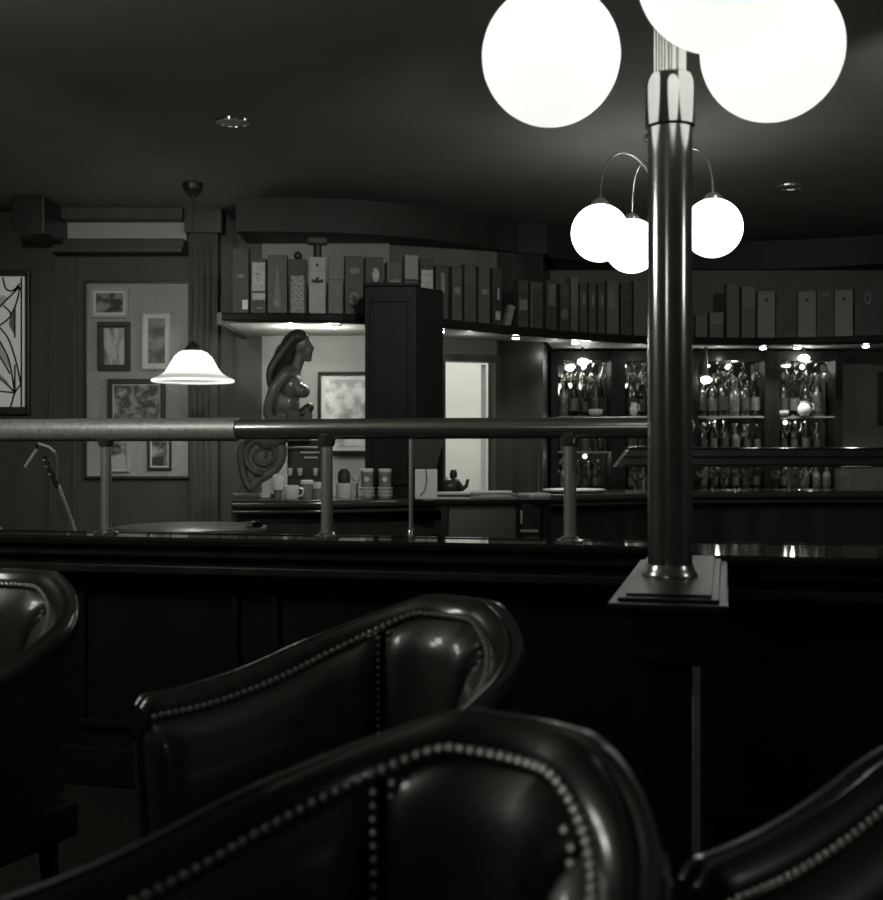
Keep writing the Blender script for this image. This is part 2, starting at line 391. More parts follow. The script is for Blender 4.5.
def globe(parent, off, R, arm_from, arm_peak, ar, m, bulb=False):
    """opal globe hung from a curved arm; off is local to the parent"""
    off = Vector(off); n = 32
    prof = [(max(1e-4, R * sin(pi * i / n)), -R * cos(pi * i / n)) for i in range(n - 2)]
    g = MB().lathe(prof, 48, off).build('globe', m, parent)
    top = off.z + R * .955
    if bulb: MB().sphere(off + Vector((0, 0, R * .38)), .028, 14).build('bulb', mat('globe_bulb_lit', .9, .3, emit=16), g)
    MB().lathe([(R * .32, top - .004), (R * .32, top + .012), (R * .2, top + .03), (ar * 1.6, top + .04)], 24, (off.x, off.y, 0)).build('fitter', BRASS, g)
    d = Vector((off.x, off.y, 0)); L = d.length
    a0 = Vector((0, 0, arm_from)); a1 = Vector((off.x, off.y, top + .03))
    pts = bez(a0, Vector((d.x * .25, d.y * .25, arm_peak + .06)), Vector((d.x, d.y, arm_peak + .10)), a1, 16)
    MB().tube(pts, ar, 10).build('arm', BRASS, parent)
for (px, py, D, R) in ((551, 56, 2.83, .163), (772, 49.5, 2.75, .162), (718, -30, 2.44, .164)):
    P = at(px, py, D); globe(lc, P - Vector((cxy.x, cxy.y, LH)), R, 1.62, 1.66, .011, OPAL, True)

# three-globe ceiling lamp further back
fc = Vector((1.10, 6.1, CH))
fl = thing('globe_chandelier', 'three smaller opal globes hanging on thin arms from the ceiling farther back', 'lamp', fc)
MB().lathe([(.02, -.04), (.07, -.025), (.075, 0)], 28).build('ceiling_rose', BRASS, fl)
MB().tube([(0, 0, -.02), (0, 0, -.34)], .012, 12).build('stem', BRASS, fl)
for (px, py, D) in ((600, 233, 6.06), (632, 246, 6.44), (713, 228, 5.92)):
    P = at(px, py, D); globe(fl, P - fc, .146, -.30, -.10, .006, OPALF)

# pendant lamp over the round table
pc = Vector((ax(193, 7.2), 7.2, CH))
pn = thing('pendant_lamp', 'bell-shaped white glass pendant lamp hanging in front of the picture board', 'lamp', pc)
MB().lathe([(.012, -.09), (.03, -.075), (.055, -.05), (.062, -.03), (.062, 0)], 28).build('ceiling_cup', DMETAL, pn)
cd = MB(); cd.tube([(0, 0, -.08), (.004, 0, -.4), (-.002, 0, -.7), (0, 0, -1.0)], .005, 8)
for k in range(18):
    z = -.62 - k * .021; M = Matrix.Translation((0, 0, z)) @ Matrix.Rotation(pi / 2 * (k % 2), 4, 'Z') @ Matrix.Rotation(pi / 2, 4, 'X')
    cd.tube([M @ Vector((.011 * cos(a), .015 * sin(a), 0)) for a in [2 * pi * j / 10 for j in range(10)]], .003, 5, closed=True)
cd.build('cord', DMETAL, pn)
MB().lathe([(.052, -1.02), (.05, -.995), (.035, -.975), (.018, -.96), (.01, -.95)], 24).build('fitter', DMETAL, pn)
pr = [(.045, -1.002), (.085, -1.018), (.112, -1.045), (.130, -1.075), (.146, -1.105), (.168, -1.135), (.205, -1.160), (.236, -1.172), (.246, -1.180), (.247, -1.190), (.240, -1.194)]
sh = MB(); n = 48; vs = []; fs = []
for r, z in pr:
    for k in range(n): vs.append((r * cos(2 * pi * k / n), r * sin(2 * pi * k / n), z))
for i in range(len(pr) - 1):
    j = i + 1
    for k in range(n): fs.append((i * n + k, i * n + (k + 1) % n, j * n + (k + 1) % n, j * n + k))
sh.add(vs, fs, True).build('shade', SHADE, pn)
MB().sphere((0, 0, -1.10), .035, 16).build('bulb', mat('bulb_lit', 0.9, 0.3, emit=130.0), pn)

# recessed ceiling lights
for i, (x, y) in enumerate(((233, 121), (790, 186))):
    Y = (CH - EYE) * F / (450 - y); X = ax(x, Y)
    t = thing('recessed_light', ['round recessed ceiling light, unlit, above the left side of the room', 'dim recessed ceiling light right of the hanging globes'][i],
              'ceiling light', (X, Y, CH))
    MB().lathe([(.068, -.006), (.068, 0)], 32).build('reflector', mat('reflector_grey%d' % i, .55 - .35 * i, .4), t)
    MB().lathe([(.085, 0), (.082, -.010), (.070, -.012), (.068, -.004), (.068, 0)], 32).build('bezel', BRASS if i else CHROME, t)

# ------------------------------------------------------------------ picture board and pictures
YP = YW - .001
bx0, bx1, bz0, bz1 = ax(88, YW), ax(189, YW), az(476, YW), az(284, YW)
bd = thing('picture_board', 'large pale board with dark edging holding six framed pictures', 'board')
MB().box(bx0, bx1, YP - .02, YP, bz0, bz1).build('panel', BOARD, bd)
e = MB()
for a in ((bx0 - .02, bx1 + .02, bz1, bz1 + .02), (bx0 - .02, bx1 + .02, bz0 - .02, bz0), (bx0 - .02, bx0, bz0, bz1), (bx1, bx1 + .02, bz0, bz1)):
    e.box(a[0], a[1], YP - .032, YP, a[2], a[3], .004)
e.build('edging', WOOD, bd)
FRAME_D = mat('frame_dark', 0.035, 0.35); FRAME_P = mat('frame_pale', 0.42, 0.45)
def picture(name, label, x0, x1, y0, y1, fw, fm, mount, mm, pm, Y=YP - .021, th=.022):
    X0, X1, Z0, Z1 = ax(x0, Y), ax(x1, Y), az(y1, Y), az(y0, Y)
    t = thing(name, label, 'picture', ((X0 + X1) / 2, Y, Z0))
    w, h = (X1 - X0) / 2, Z1 - Z0
    f = MB()
    for a in ((-w, w, 0, fw), (-w, w, h - fw, h), (-w, -w + fw, fw, h - fw), (w - fw, w, fw, h - fw)): f.box(a[0], a[1], -th, 0, a[2], a[3], .003)
    f.build('frame', fm, t)
    if mount > 0: MB().box(-w + fw, w - fw, -.008, -.001, fw, h - fw).build('mount', mm, t)
    q = fw + mount
    MB().box(-w + q, w - q, -.011, -.002, q, h - q).build('print', pm, t)
    return t
picture('framed_picture', 'wide pale framed picture with dark image at the top of the board', 91, 129, 288, 318, .018, FRAME_P, .018, PAPER, picture_mat('print_harbour', .03, .30, 14, 1, .52, (1, 1, 1.4)))
picture('framed_picture', 'dark framed upright picture under the wide pale one', 98, 131, 322, 371, .030, FRAME_D, .012, FRAME_D, picture_mat('print_strokes', .16, .55, 9, 2, .45, (3, 1, .8)))
picture('framed_picture', 'upright picture with broad pale mount nearest the pendant shade', 142, 172, 312, 370, .012, FRAME_P, .032, PAPER, picture_mat('print_grey', .10, .30, 10, 3))
picture('framed_picture', 'largest dark framed picture behind the hand rail with speckled image', 108, 166, 379, 437, .034, FRAME_D, .008, PAPER, picture_mat('print_speckled', .08, .42, 22, 4))
picture('framed_picture', 'pale framed picture at the bottom left of the board below the rail', 108, 130, 437, 472, .014, FRAME_P, .006, PAPER, picture_mat('print_blobs', .03, .45, 13, 5, .42))
picture('framed_picture', 'small dark framed picture at the bottom right of the board below the rail', 148, 172, 433, 470, .018, FRAME_D, .010, PAPER, picture_mat('print_castle', .03, .40, 9, 6))
picture('framed_picture', 'bright framed picture with blotchy image in the alcove right of the carved figure', 318, 379, 372, 454, .022, WOODH, .03, PAPER,
        picture_mat('print_mosaic', .42, .85, 11, 7, .46), YW - .001, .03)
picture('framed_picture', 'narrow dark framed panel on the wall at the right edge', 877, 921, 372, 425, .03, FRAME_D, .0, PAPER, picture_mat('print_dim', .05, .14, 5, 8), YB - .001, .03)

# ------------------------------------------------------------------ carton shelf (canopy) above the bar
CZ0, CZ1 = 1.945, 2.010
front_px = [(222, 7.12), (300, 7.14), (365, 7.22), (440, 7.45), (492, 7.75), (516, 7.90), (575, 8.25), (640, 8.55), (690, 8.66), (780, 8.70), (866, 8.55), (930, 8.35)]
fpts = catmull([(ax(x, Y), Y, 0) for x, Y in front_px], 6)
fpts = [p for p in fpts if p.x < XR - .02]
def canopyY(X):
    for a, b in zip(fpts, fpts[1:]):
        if a.x <= X <= b.x: return a.y + (b.y - a.y) * (X - a.x) / max(1e-6, b.x - a.x)
    return fpts[0].y if X < fpts[0].x else fpts[-1].y
def canopy_from_px(x):
    u = (x - 441.5) / F; Y = 8.0
    for _ in range(30): Y = canopyY(u * Y)
    return u * Y, Y
back = [(XR - .03, YB - .01), (0.865, YB - .01), (.745, 8.49), (.405, 8.36), (PX1, 8.06), (PX1, YW - .01), (fpts[0].x, YW - .01)]
cn = thing('carton_shelf', 'long curved dark shelf over the bar carrying cartons and bottles', 'shelf')
MB().prism([(p.x, p.y + .03) for p in fpts] + back, CZ0 + .02, CZ1).build('shelf_board', mat('shelf_board_pale_under', 0.34, 0.5), cn)
fa = MB(); st = []
for i, p in enumerate(fpts):
    t = (fpts[min(i + 1, len(fpts) - 1)] - fpts[max(i - 1, 0)]).normalized(); st.append((Vector((p.x, p.y, 0)), Vector((-t.y, t.x, 0)), Vector((0, 0, 1))))
fa.sweep([(0, CZ0 + .012), (-.012, CZ0 + .018), (-.016, CZ0 + .03), (-.012, CZ1 - .004), (0, CZ1 + .006), (.03, CZ1 + .006), (.03, CZ0 + .012)], st, smooth=False)
fa.build('fascia', WOODH, cn)
MB().box(fpts[0].x - .03, fpts[0].x + .0, fpts[0].y + .0, YW - .01, CZ0, CZ1 + .006).build('end_board', WOOD, cn)

sof = [(p.x, p.y + .48) for p in fpts if p.y + .48 < YB]
struct(MB().prism(sof + [(XR - .01, YB - .005), (.87, YB - .005), (.75, 8.50), (.40, 8.37), (PX1, 8.09), (PX1, YW - .005), (sof[0][0], YW - .005)], 2.585, CH).build('trim_2', mat('cornice_dark', .03, .6, noise=.2, nscale=5)), 'dark curved cornice above the shelf of cartons')
# lamps under it
spots = [(336, 328, 'under-shelf spotlight above the alcove picture'), (441, 331, 'under-shelf spotlight at the right edge of the dark pier'),
         (516, 338, 'under-shelf spotlight right of the bright doorway'), (575, 340, 'under-shelf spotlight above the first bottle bay'),
         (763, 342, 'under-shelf spotlight above the bay right of the column'), (797, 342, 'under-shelf spotlight above the last bottle bay'),
         (866, 341, 'under-shelf spotlight nearest the right edge')]
SPOTPOS = []
for x, y, lab in spots:
    X, Y = canopy_from_px(x); Y += .13; X = ax(x, Y)
    t = thing('spotlight', lab, 'spotlight', (X, Y, CZ0 + .02), 0, 'spotlights under the carton shelf')
    MB().lathe([(.036, 0), (.036, -.012), (.030, -.016)], 20).build('housing', CHROME, t)
    MB().lathe([(.024, -.0155), (.02, -.022), (.001, -.026)], 16).build('lens', BULB, t)
    SPOTPOS.append((X, Y, CZ0 - .02))

# cartons and bottles standing on it
def carton_base(x0, x1, back=.035):
    xm = (x0 + x1) / 2; X, Y = canopy_from_px(xm); Y += .10; return ax(xm, Y), Y, (x1 - x0) / F * Y
def slope_at(X):
    return math.atan2(canopyY(X + .05) - canopyY(X - .05), .1)
def carton(label, x0, x1, ytop, tone, marks=(), name='carton', cat='box', d=.085, group='cartons and bottles on the shelf over the bar', lean=0):
    """marks: (kind, u0, u1, v0, v1, material) in fractions of the face"""
    X, Y, w = carton_base(x0, x1); w *= .96; h = az(ytop, Y - .04) - CZ1
    t = thing(name, label, cat, (X, Y, CZ1), 0, group)
    rz = slope_at(X) * .55; t.rotation_euler = (0, lean, rz)
    MB().box(-w / 2, w / 2, -d / 2, d / 2, 0, h, .003).build('carton_body', BOXM[tone], t)
    for k, u0, u1, v0, v1, m in marks:
        a0, a1, b0, b1 = -w / 2 + u0 * w, -w / 2 + u1 * w, v0 * h, v1 * h
        if k == 'r': MB().box(a0, a1, -d / 2 - .0025, -d / 2 + .002, b0, b1).build('label', m, t)
        else:
            M = Matrix.Translation(((a0 + a1) / 2, -d / 2, (b0 + b1) / 2)) @ Matrix.Rotation(pi / 2, 4, 'X') @ Matrix.Diagonal(((a1 - a0) / 2, (b1 - b0) / 2, 1, 1))
            MB().lathe([(1, 0), (1, .0025)], 24, M=M, smooth=False).build('label', m, t)
    return t
LBRT = mat('label_bright', 0.75, 0.5)
carton('black carton with a small bright tile, leftmost on the shelf', 233, 250, 248, 0, [('r', .62, .95, .08, .22, LBRT), ('r', .3, .7, .55, .60, LABELD)])
carton('dark carton with a cream banded label, second on the shelf', 251, 267, 258, 0, [('r', .12, .95, .42, .92, LABEL), ('r', .12, .95, .26, .38, LABEL), ('r', .35, .65, .70, .735, INK), ('r', .4, .8, .10, .13, LABELD)])
t = carton('charcoal carton with a tapering faded picture, left of the ornate bottle', 268, 288, 255, 1, [('r', .40, .60, .12, .24, LABELD)])
_tri = MB(); _w = .11; _tri.add([(-.025, -.0445, .05), (.025, -.0445, .05), (.004, -.0445, .29), (-.004, -.0445, .29), (-.025, -.042, .05), (.025, -.042, .05), (.004, -.042, .29), (-.004, -.042, .29)],
         [(0, 1, 2, 3), (4, 7, 6, 5), (0, 4, 5, 1), (1, 5, 6, 2), (2, 6, 7, 3), (3, 7, 4, 0)]); _tri.build('printed_bottle', BOXM[2], t)
# ornate square bottle
def decanter(label, x0, x1, ytop, tone, yneck, ycap, capw, marks):
    t = carton(label, x0, x1, ytop, tone, marks, 'square_bottle', 'bottle'); X, Y, w = carton_base(x0, x1); h = az(ytop, Y - .04) - CZ1
    for ch in t.children:
        if ch.name.startswith('carton_body'): ch.name = 'bottle_body'
    hn = az(yneck, Y) - CZ1; hc = az(ycap, Y) - CZ1
    return t, h, hn, hc, w
t, h, hn, hc, w = decanter('ornate dark square bottle with speckled label and round stopper', 289, 307, 259, 0, 257, 249, 10,
                           [('r', .12, .88, .04, .70, mat('speckled_label', .26, .5, noise=0.95, nscale=90))])
MB().sphere((0, 0, h + .025), .026, 16).build('stopper', PLASTD, t)
t, h, hn, hc, w = decanter('cream square bottle with a dark crest and a wide T-shaped cap', 309, 326, 257, 4, 245, 237, 20,
                           [('r', .3, .72, .55, .60, INK), ('r', .16, .3, .56, .62, INK), ('r', .72, .86, .56, .62, INK), ('r', .4, .6, .60, .65, INK), ('o', .42, .58, .84, .89, INK), ('r', 0.02, .98, .755, .765, LABELD)])
MB().lathe([(.026, h), (.024, hn)], 16).build('neck', PLASTD, t)
MB().box(-.062, .062, -.03, .03, hn, hc, .012).build('cap', PLASTD, t)
carton('plain grey carton just right of the cream square bottle', 328, 343, 256, 2, [('r', .02, .98, .595, .605, INK)])
carton('black carton with small oval label and round seal, left of the pier', 344, 363, 256, 0, [('o', .25, .8, .70, .80, LABELD), ('o', .25, .75, .18, .40, LABELD), ('o', .33, .67, .22, .36, INK)])
carton('black carton with a tall pale oval, first behind the dark pier', 364, 383, 257, 0, [('o', .38, .75, .58, .82, LABEL)])
carton('brown-grey carton with a pale blot, second behind the dark pier', 385, 401, 262, 1, [('o', .15, .95, .48, .70, LABELD)])
carton('pale two-tone carton, tallest behind the dark pier', 403, 417, 255, 3, [('r', 0, 1, .58, .62, INK)])
carton('carton with black lid and pale front, last behind the dark pier', 418, 432, 259, 0, [('r', .06, .96, .2, .82, LABEL)])
carton('dark carton with a narrow pale strip, right of the dark pier', 433, 447, 265, 0, [('r', .40, .70, .5, .86, LABELD)])
mid = [(449, 460, 266, 1, 'dull carton, first of the dim run above the bright doorway', [('r', .2, .8, .5, .62, LABELD)]),
       (461, 474, 264, 1, 'dull carton, second of the dim run above the bright doorway', []),
       (475, 488, 266, 1, 'dim carton with faded tag above the middle of the bright doorway', [('r', .3, .8, .52, .6, LABELD)]),
       (489, 500, 268, 0, 'dark carton with a small pale foot label above the doorway edge', [('r', .3, .8, .1, .25, LABEL), ('r', .5, .7, .45, .65, LABEL)])]
for a in mid: carton(a[4], a[0], a[1], a[2], a[3], a[5])
carton('slim grey carton leaning to the right above the pier wall', 502, 509, 304, 3, [], lean=.26, d=.05)
rest = [(515, 526, 280, 1, 'dark carton with a square pale label right of the leaning one', [('r', .1, .9, .38, .60, LABELD)]),
        (527, 541, 282, 1, 'wide dim carton with a pale left edge', [('r', .0, .08, .05, .9, LABELD)]),
        (543, 555, 280, 1, 'dim carton with a tall pale upper label', [('r', .2, .8, .5, .92, LABELD)]),
        (557, 567, 283, 1, 'dim carton with a low round label', [('o', .1, .9, .25, .48, LABELD)]),
        (568, 576, 277, 2, 'slim tall grey carton above the first bottle bay', []),
        (577, 585, 283, 1, 'narrow dark carton with pale slit, first of three alike', [('o', .35, .75, .55, .80, LABELD)]),
        (586, 594, 283, 1, 'narrow dark carton with pale slit, middle of three alike', [('o', .35, .75, .55, .80, LABELD)]),
        (595, 603, 283, 1, 'narrow dark carton with pale slit, last of three alike', [('o', .35, .75, .55, .80, LABELD)]),
        (604, 617, 281, 2, 'grey carton under the left hanging globe', [('r', .1, .6, .5, .85, LABELD)]),
        (618, 630, 283, 1, 'dark carton under the lowest hanging globe', []),
        (631, 645, 281, 2, 'grey carton touching the lamp column on its left', []),
        (694, 706, 315, 2, 'short grey carton, first right of the lamp column', []),
        (708, 722, 312, 2, 'short grey carton with paler top, second right of the lamp column', [('r', 0, 1, .55, .98, LABELD)]),
        (725, 738, 283, 2, 'tall grey carton, third right of the lamp column', []),
        (740, 754, 286, 2, 'carton with pale upper half, fourth right of the lamp column', [('r', .03, .97, .60, .98, LABELD)]),
        (756, 774, 291, 3, 'pale wide carton, first of three pale ones at the right', [('o', .4, .6, .78, .84, INK)]),
        (775, 796, 290, 1, 'dark wide carton between the first two pale ones', []),
        (797, 815, 291, 3, 'pale wide carton, middle of three pale ones at the right', [('o', .4, .6, .78, .84, INK)]),
        (816, 833, 289, 1, 'dark carton between the last two pale ones', [('r', .3, .7, .85, .93, LABELD)]),
        (834, 852, 290, 3, 'pale wide carton, last of three pale ones at the right', [('o', .4, .6, .78, .84, INK)]),
        (854, 880, 288, 0, 'broad black carton with a thin pale ring at the right end', [('o', .38, .62, .66, .92, LABELD), ('o', .44, .56, .70, .88, INK)])]
for a in rest: carton(a[4], a[0], a[1], a[2], a[3], a[5])

# dark pier in front of the shelf
PIERW = mat('pier_wood_black', 0.010, 0.5, noise=0.3, nscale=9, stretch=(1, 1, .12), spec=.2)
pr_ = thing('dark_pier', 'dark wooden cabinet pier standing in front of the carton shelf', 'pier')
pa, pb, pc_ = (ax(365, 6.82), 6.82), (ax(416, 6.82), 6.82), (ax(443, 7.0), 7.0)
poly = [pa, pb, pc_, (pc_[0], 7.08), (pa[0], 7.08)]
MB().prism(poly, 0.935, 2.13).build('carcass', PIERW, pr_)
pp = MB(); M_ = Matrix.Identity(4)
for a in ((pa[0] + .03, pb[0] - .03, 1.0, 1.03), (pa[0] + .03, pb[0] - .03, 2.04, 2.07), (pa[0] + .03, pa[0] + .05, 1.03, 2.04), (pb[0] - .05, pb[0] - .03, 1.03, 2.04)):
    pp.box(a[0], a[1], 6.81, 6.83, a[2], a[3], .004)
pp.build('moulding', PIERW, pr_)
MB().box(pa[0] - .012, pb[0] + .02, 6.80, 7.09, 2.13, 2.15, .005).build('top_board', PIERW, pr_)

# ------------------------------------------------------------------ bar counter
BZ = 0.93
bf = catmull([(ax(232, 6.45), 6.45, 0), (ax(330, 6.48), 6.48, 0), (ax(440, 6.78), 6.78, 0), (ax(575, 7.30), 7.30, 0), (ax(690, 7.68), 7.68, 0), (ax(800, 7.78), 7.78, 0), (3.05, 7.80, 0), (3.88, 7.80, 0)], 6)
bb = catmull([(3.88, 8.35, 0), (3.0, 8.35, 0), (1.7, 8.25, 0), (.9, 7.95, 0), (.3, 7.55, 0), (-.25, 7.25, 0), (ax(330, 7.15), 7.15, 0), (ax(232, 7.12), 7.12, 0)], 5)
bar = thing('bar_counter', 'long dark curved bar counter with rounded polished edge', 'bar counter')
MB().prism([(p.x, p.y) for p in bf] + [(p.x, p.y) for p in bb], BZ - .035, BZ).build('counter_top', WOODH, bar)
def off(pts, d):
    out = []
    for i, p in enumerate(pts):
        t = (pts[min(i + 1, len(pts) - 1)] - pts[max(i - 1, 0)]).normalized(); out.append(p + Vector((-t.y, t.x, 0)) * d)
    return out
ns = MB(); ns.tube([p + Vector((0, 0, BZ - .022)) for p in bf], .024, 12); ns.tube([p + Vector((0, 0, BZ - .062)) for p in off(bf, .015)], .013, 10)
ns.build('nosing', mat('nosing_polished', 0.05, 0.18, coat=0.5, spec=0.8), bar)
MB().prism([(p.x, p.y) for p in off(bf, .10)] + [(p.x, p.y) for p in off(bb, .04)], 0, BZ - .035).build('front_panel', WOOD, bar)
MB().tube([p + Vector((0, 0, .18)) for p in off(bf, -.02)], .02, 10).build('foot_rail', BRASS, bar)

# raised shelf above the counter at the right
ry0, ry1 = 8.02, 8.20
rs = thing('raised_bar_shelf', 'dark raised shelf running above the right half of the bar counter', 'shelf')
rz1, rz0 = az(447, 8.1), az(467, 8.1)
sx0 = ax(622, 8.1); sx1 = XR - .06
b_ = MB(); vs = [(sx0 + .05, ry0, rz1), (sx1, ry0, rz1), (sx1, ry0, rz0), (sx0 - .05, ry0, rz0)]
b_.add([Vector(v) for v in vs] + [Vector((v[0], ry1, v[2])) for v in vs], [(0, 1, 2, 3), (7, 6, 5, 4), (0, 4, 5, 1), (1, 5, 6, 2), (2, 6, 7, 3), (3, 7, 4, 0)]).build('shelf_board', WOOD, rs)
for zz in (rz1 - .012, (rz0 + rz1) / 2, rz0 + .012):
    MB().tube([(sx0 + .0, ry0 - .006, zz), (sx1, ry0 - .006, zz)], .007, 8).build('edge_bead', WOODH, rs)
MB().tube([(sx0 - .055, ry0 - .006, rz0), (sx0 + .045, ry0 - .006, rz1), (sx0 + .14, ry0 - .006, rz1 + .003)], .005, 8).build('end_strip', CHROME, rs)
for xx in (sx0 + .15, 2.35, 3.4):
    MB().tube([(xx, 8.11, BZ), (xx, 8.11, rz0)], .013, 10).build('post', BRASS, rs)

# ------------------------------------------------------------------ bottle bays
bays = [ax(550, 9.05), ax(617, 9.05), ax(689, 9.05), ax(770, 9.05), ax(840, 9.05)]
BY0, BY1 = 8.98, YB - .006
BN = ['leftmost bottle bay', 'bottle bay behind the lamp column', 'bottle bay right of the column', 'rightmost bottle bay']
bc = thing('back_counter', 'low dark back counter under the bottle bays', 'counter')
MB().box(.90, XR - .02, 8.86, YB - .005, 0, .88).build('carcass', WOOD, bc); MB().box(.88, XR - .02, 8.83, YB - .005, .88, .905, .005).build('worktop', WOODH, bc)
tiers = [0.905, 1.19, 1.455]
for i in range(4):
    X0, X1 = bays[i], bays[i + 1]
    t = thing('bottle_bay', 'dark framed mirror-backed shelves, the ' + BN[i], 'shelves', ((X0 + X1) / 2, BY1, .905), 0, 'bottle bays behind the bar')
    w = (X1 - X0) / 2
    for s in (-1, 1):
        MB().box(min(s * w, s * (w - .055)), max(s * w, s * (w - .055)), -.26, 0, 0, 1.035, .004).build('stile', PIERW, t)
    MB().box(-w, w, -.24, 0, .965, 1.035).build('header', PIERW, t)
    M = Matrix.Translation((0, -.02, 0)) @ Matrix.Rotation(radians([3.5, 1.0, -1.2, -3.5][i]), 4, 'Z')
    MB().box(-w + .06, w - .06, -.006, 0, 0, .96, M=M).build('mirror', MIRROR, t)
    for z in tiers[1:]:
        MB().box(-w + .055, w - .055, -.24, -.04, z - .905 - .014, z - .905).build('shelf_board', mat('glass_shelf', .25, .1, spec=.8), t)
# bottles
def bottle_proto(kind, h, r, shoulder, neck, gm, lm):
    o = bpy.data.objects.new('bottle', None); COL.objects.link(o)
    pf = [(r * .9, 0), (r, .006), (r, h * shoulder), (r * .85, h * (shoulder + .06)), (neck, h * (shoulder + .16)), (neck * .95, h * .93), (neck * 1.2, h * .935), (neck * 1.2, h * .96)]
    MB().lathe(pf, 14).build('glass_body', gm, o)
    MB().lathe([(r * 1.015, h * .14), (r * 1.015, h * .45)], 14).build('paper_label', lm, o)
    MB().lathe([(neck * 1.25, h * .94), (neck * 1.25, h)], 10).build('cap', CAPM, o)
    return o
protos = [('clear', bottle_proto('c', .28, .034, .62, .013, GLASSC, LABELB)), ('dark', bottle_proto('d', .29, .036, .60, .013, GLASSD, LABELC)),
          ('amber', bottle_proto('m', .25, .038, .55, .014, GLASSM, LABELB)), ('clear', bottle_proto('e', .24, .031, .70, .012, GLASSC, LABELC)),
          ('dark', bottle_proto('f', .27, .033, .66, .014, GLASSD, LABELB))]
used = set()
TN = ['bottom shelf', 'middle shelf', 'top shelf']
LOOK = {'clear': 'clear glass bottle', 'dark': 'dark glass bottle', 'amber': 'brown glass bottle'}
for i in range(4):
    for ti, z in enumerate(tiers):
        for RY in (9.055, 9.15):
            X = bays[i] + .10 + (.035 if RY > 9.1 else 0)
            while X < bays[i + 1] - .09:
                k = random.randrange(5); kind, pr0 = protos[k]
                if k in used: o = copy_tree(pr0)
                else: o = pr0; used.add(k)
                s = random.uniform(.9, 1.05) * (.80 if ti < 2 else 1.12)
                o.location = (X, RY + random.uniform(-.006, .006), z); o.scale = (s, s, s); o.rotation_euler = (0, 0, random.uniform(0, 6))
                lab = f"{LOOK[kind]} on the {TN[ti]} of the {BN[i]}"
                tag(o, lab, 'bottle', f"{kind} bottles, {TN[ti]} of the {BN[i]}")
                X += random.uniform(.078, .088)
# stemmed glasses hanging upside down from the bay headers
hp = None
for i in range(4):
    for k in range(5):
        if hp is None:
            hp = bpy.data.objects.new('hanging_glass', None); COL.objects.link(hp); o = hp
            MB().lathe([(.030, 0), (.030, -.003), (.005, -.008), (.004, -.065), (.020, -.085), (.034, -.115), (.032, -.15), (.030, -.15), (.031, -.115), (.016, -.088)], 16).build('bowl', GLASSC, o)
        else: o = copy_tree(hp)
        o.location = (bays[i] + .11 + k * (bays[i + 1] - bays[i] - .22) / 4, 9.02 + .02 * (k % 2), .905 + .965)
        tag(o, 'stemmed glass hanging upside down at the top of the ' + BN[i], 'glass', 'glasses hanging in the ' + BN[i])
# small lamps inside bays; the first is added in place of bottle reflections
for x, y, lab in ((706, 380, 'glowing bulb standing in for reflections in the bottle bay right of the column'), (583, 362, 'bare lit lamp at the top of the leftmost bottle bay'), (804, 358, 'bare lit lamp at the top of the rightmost bottle bay')):
    P = at(x, y, 8.93)
    t = thing('bay_lamp', lab, 'lamp', (P.x, P.y, P.z), 0, 'bare lamps at the bottle bays')
    MB().sphere((0, 0, 0), .034, 16, (1.15, 1, .75)).build('bulb', BULB, t)
    MB().tube([(0, 0, .02), (0, 0, CZ0 - P.z + .02)], .012, 10).build('stem', DMETAL, t)

# white crockery added in place of bright reflections, top shelf of the bays
for x, r, h, nm, lab in ((596, .055, .05, 'bowl', 'white bowl standing in for a bright reflection in the leftmost bottle bay'), (634, .03, .10, 'jug', 'narrow white jug standing in for a bright reflection beside the lamp column'),
                         (785, .035, .04, 'bowl', 'small white bowl standing in for a bright reflection in the rightmost bottle bay'), (805, .05, .11, 'jug', 'round white jug standing in for a bright reflection in the rightmost bottle bay')):
    t = thing(nm, lab, nm, (ax(x, 8.97), 8.99, 1.455))
    pf = [(r * .5, 0), (r * .9, h * .3), (r, h * .6), (r * .95, h), (r * .88, h), (r * .85, h * .5), (r * .4, .01)] if nm == 'bowl' else [(r * .6, 0), (r, h * .3), (r * .95, h * .6), (r * .6, h * .85), (r * .66, h), (r * .58, h), (r * .5, h * .85)]
    MB().lathe(pf, 20).build('body', CHINA, t)
    if nm == 'jug': MB().tube([(r * .6, 0, h * .9), (r * 1.35, 0, h * .8), (r * 1.4, 0, h * .5), (r * .9, 0, h * .35)], .005, 8).build('handle', CHINA, t)
# ------------------------------------------------------------------ things on the counter
def lathe_thing(name, label, cat, x, ybot, Y, parts, z=BZ, group=None):
    t = thing(name, label, cat, (ax(x, Y), Y, z), 0, group)
    for nm, prof, m in parts: MB().lathe(prof, 24).build(nm, m, t)
    return t
YM = 6.70; u = YM / F
lathe_thing('small_dish', 'small white dish left of the domed jar on the counter', 'dish', 265, 500, YM, [('bowl', [(.02, 0), (.03, .004), (.036, .03), (.033, .03), (.027, .008)], CHINA)])
lathe_thing('domed_jar', 'white domed jar below the scroll bracket', 'jar', 278, 500, YM + .06, [('body', [(.022, 0), (.024, .035), (.03, .045)], CANI), ('dome', [(.034, .045), (.037, .06), (.037, .10), (.032, .122), (.018, .134), (.004, .137)], CHINA)])
def mug(label, x, Y, r, h, m=CHINA, side=1):
    t = thing('mug', label, 'mug', (ax(x, Y), Y, BZ))
    MB().lathe([(r * .85, 0), (r, .01), (r, h - .004), (r - .003, h), (r - .006, h - .004), (r - .006, .012)], 24).build('cup', m, t)
    MB().tube([(side * (r - .002), 0, h * .8), (side * (r + .02), 0, h * .75), (side * (r + .024), 0, h * .5), (side * (r + .016), 0, h * .25), (side * (r - .002), 0, h * .2)], .005, 8).build('handle', m, t)
mug('white china mug at the front of the counter left of the first post', 291, YM - .08, .044, .075)
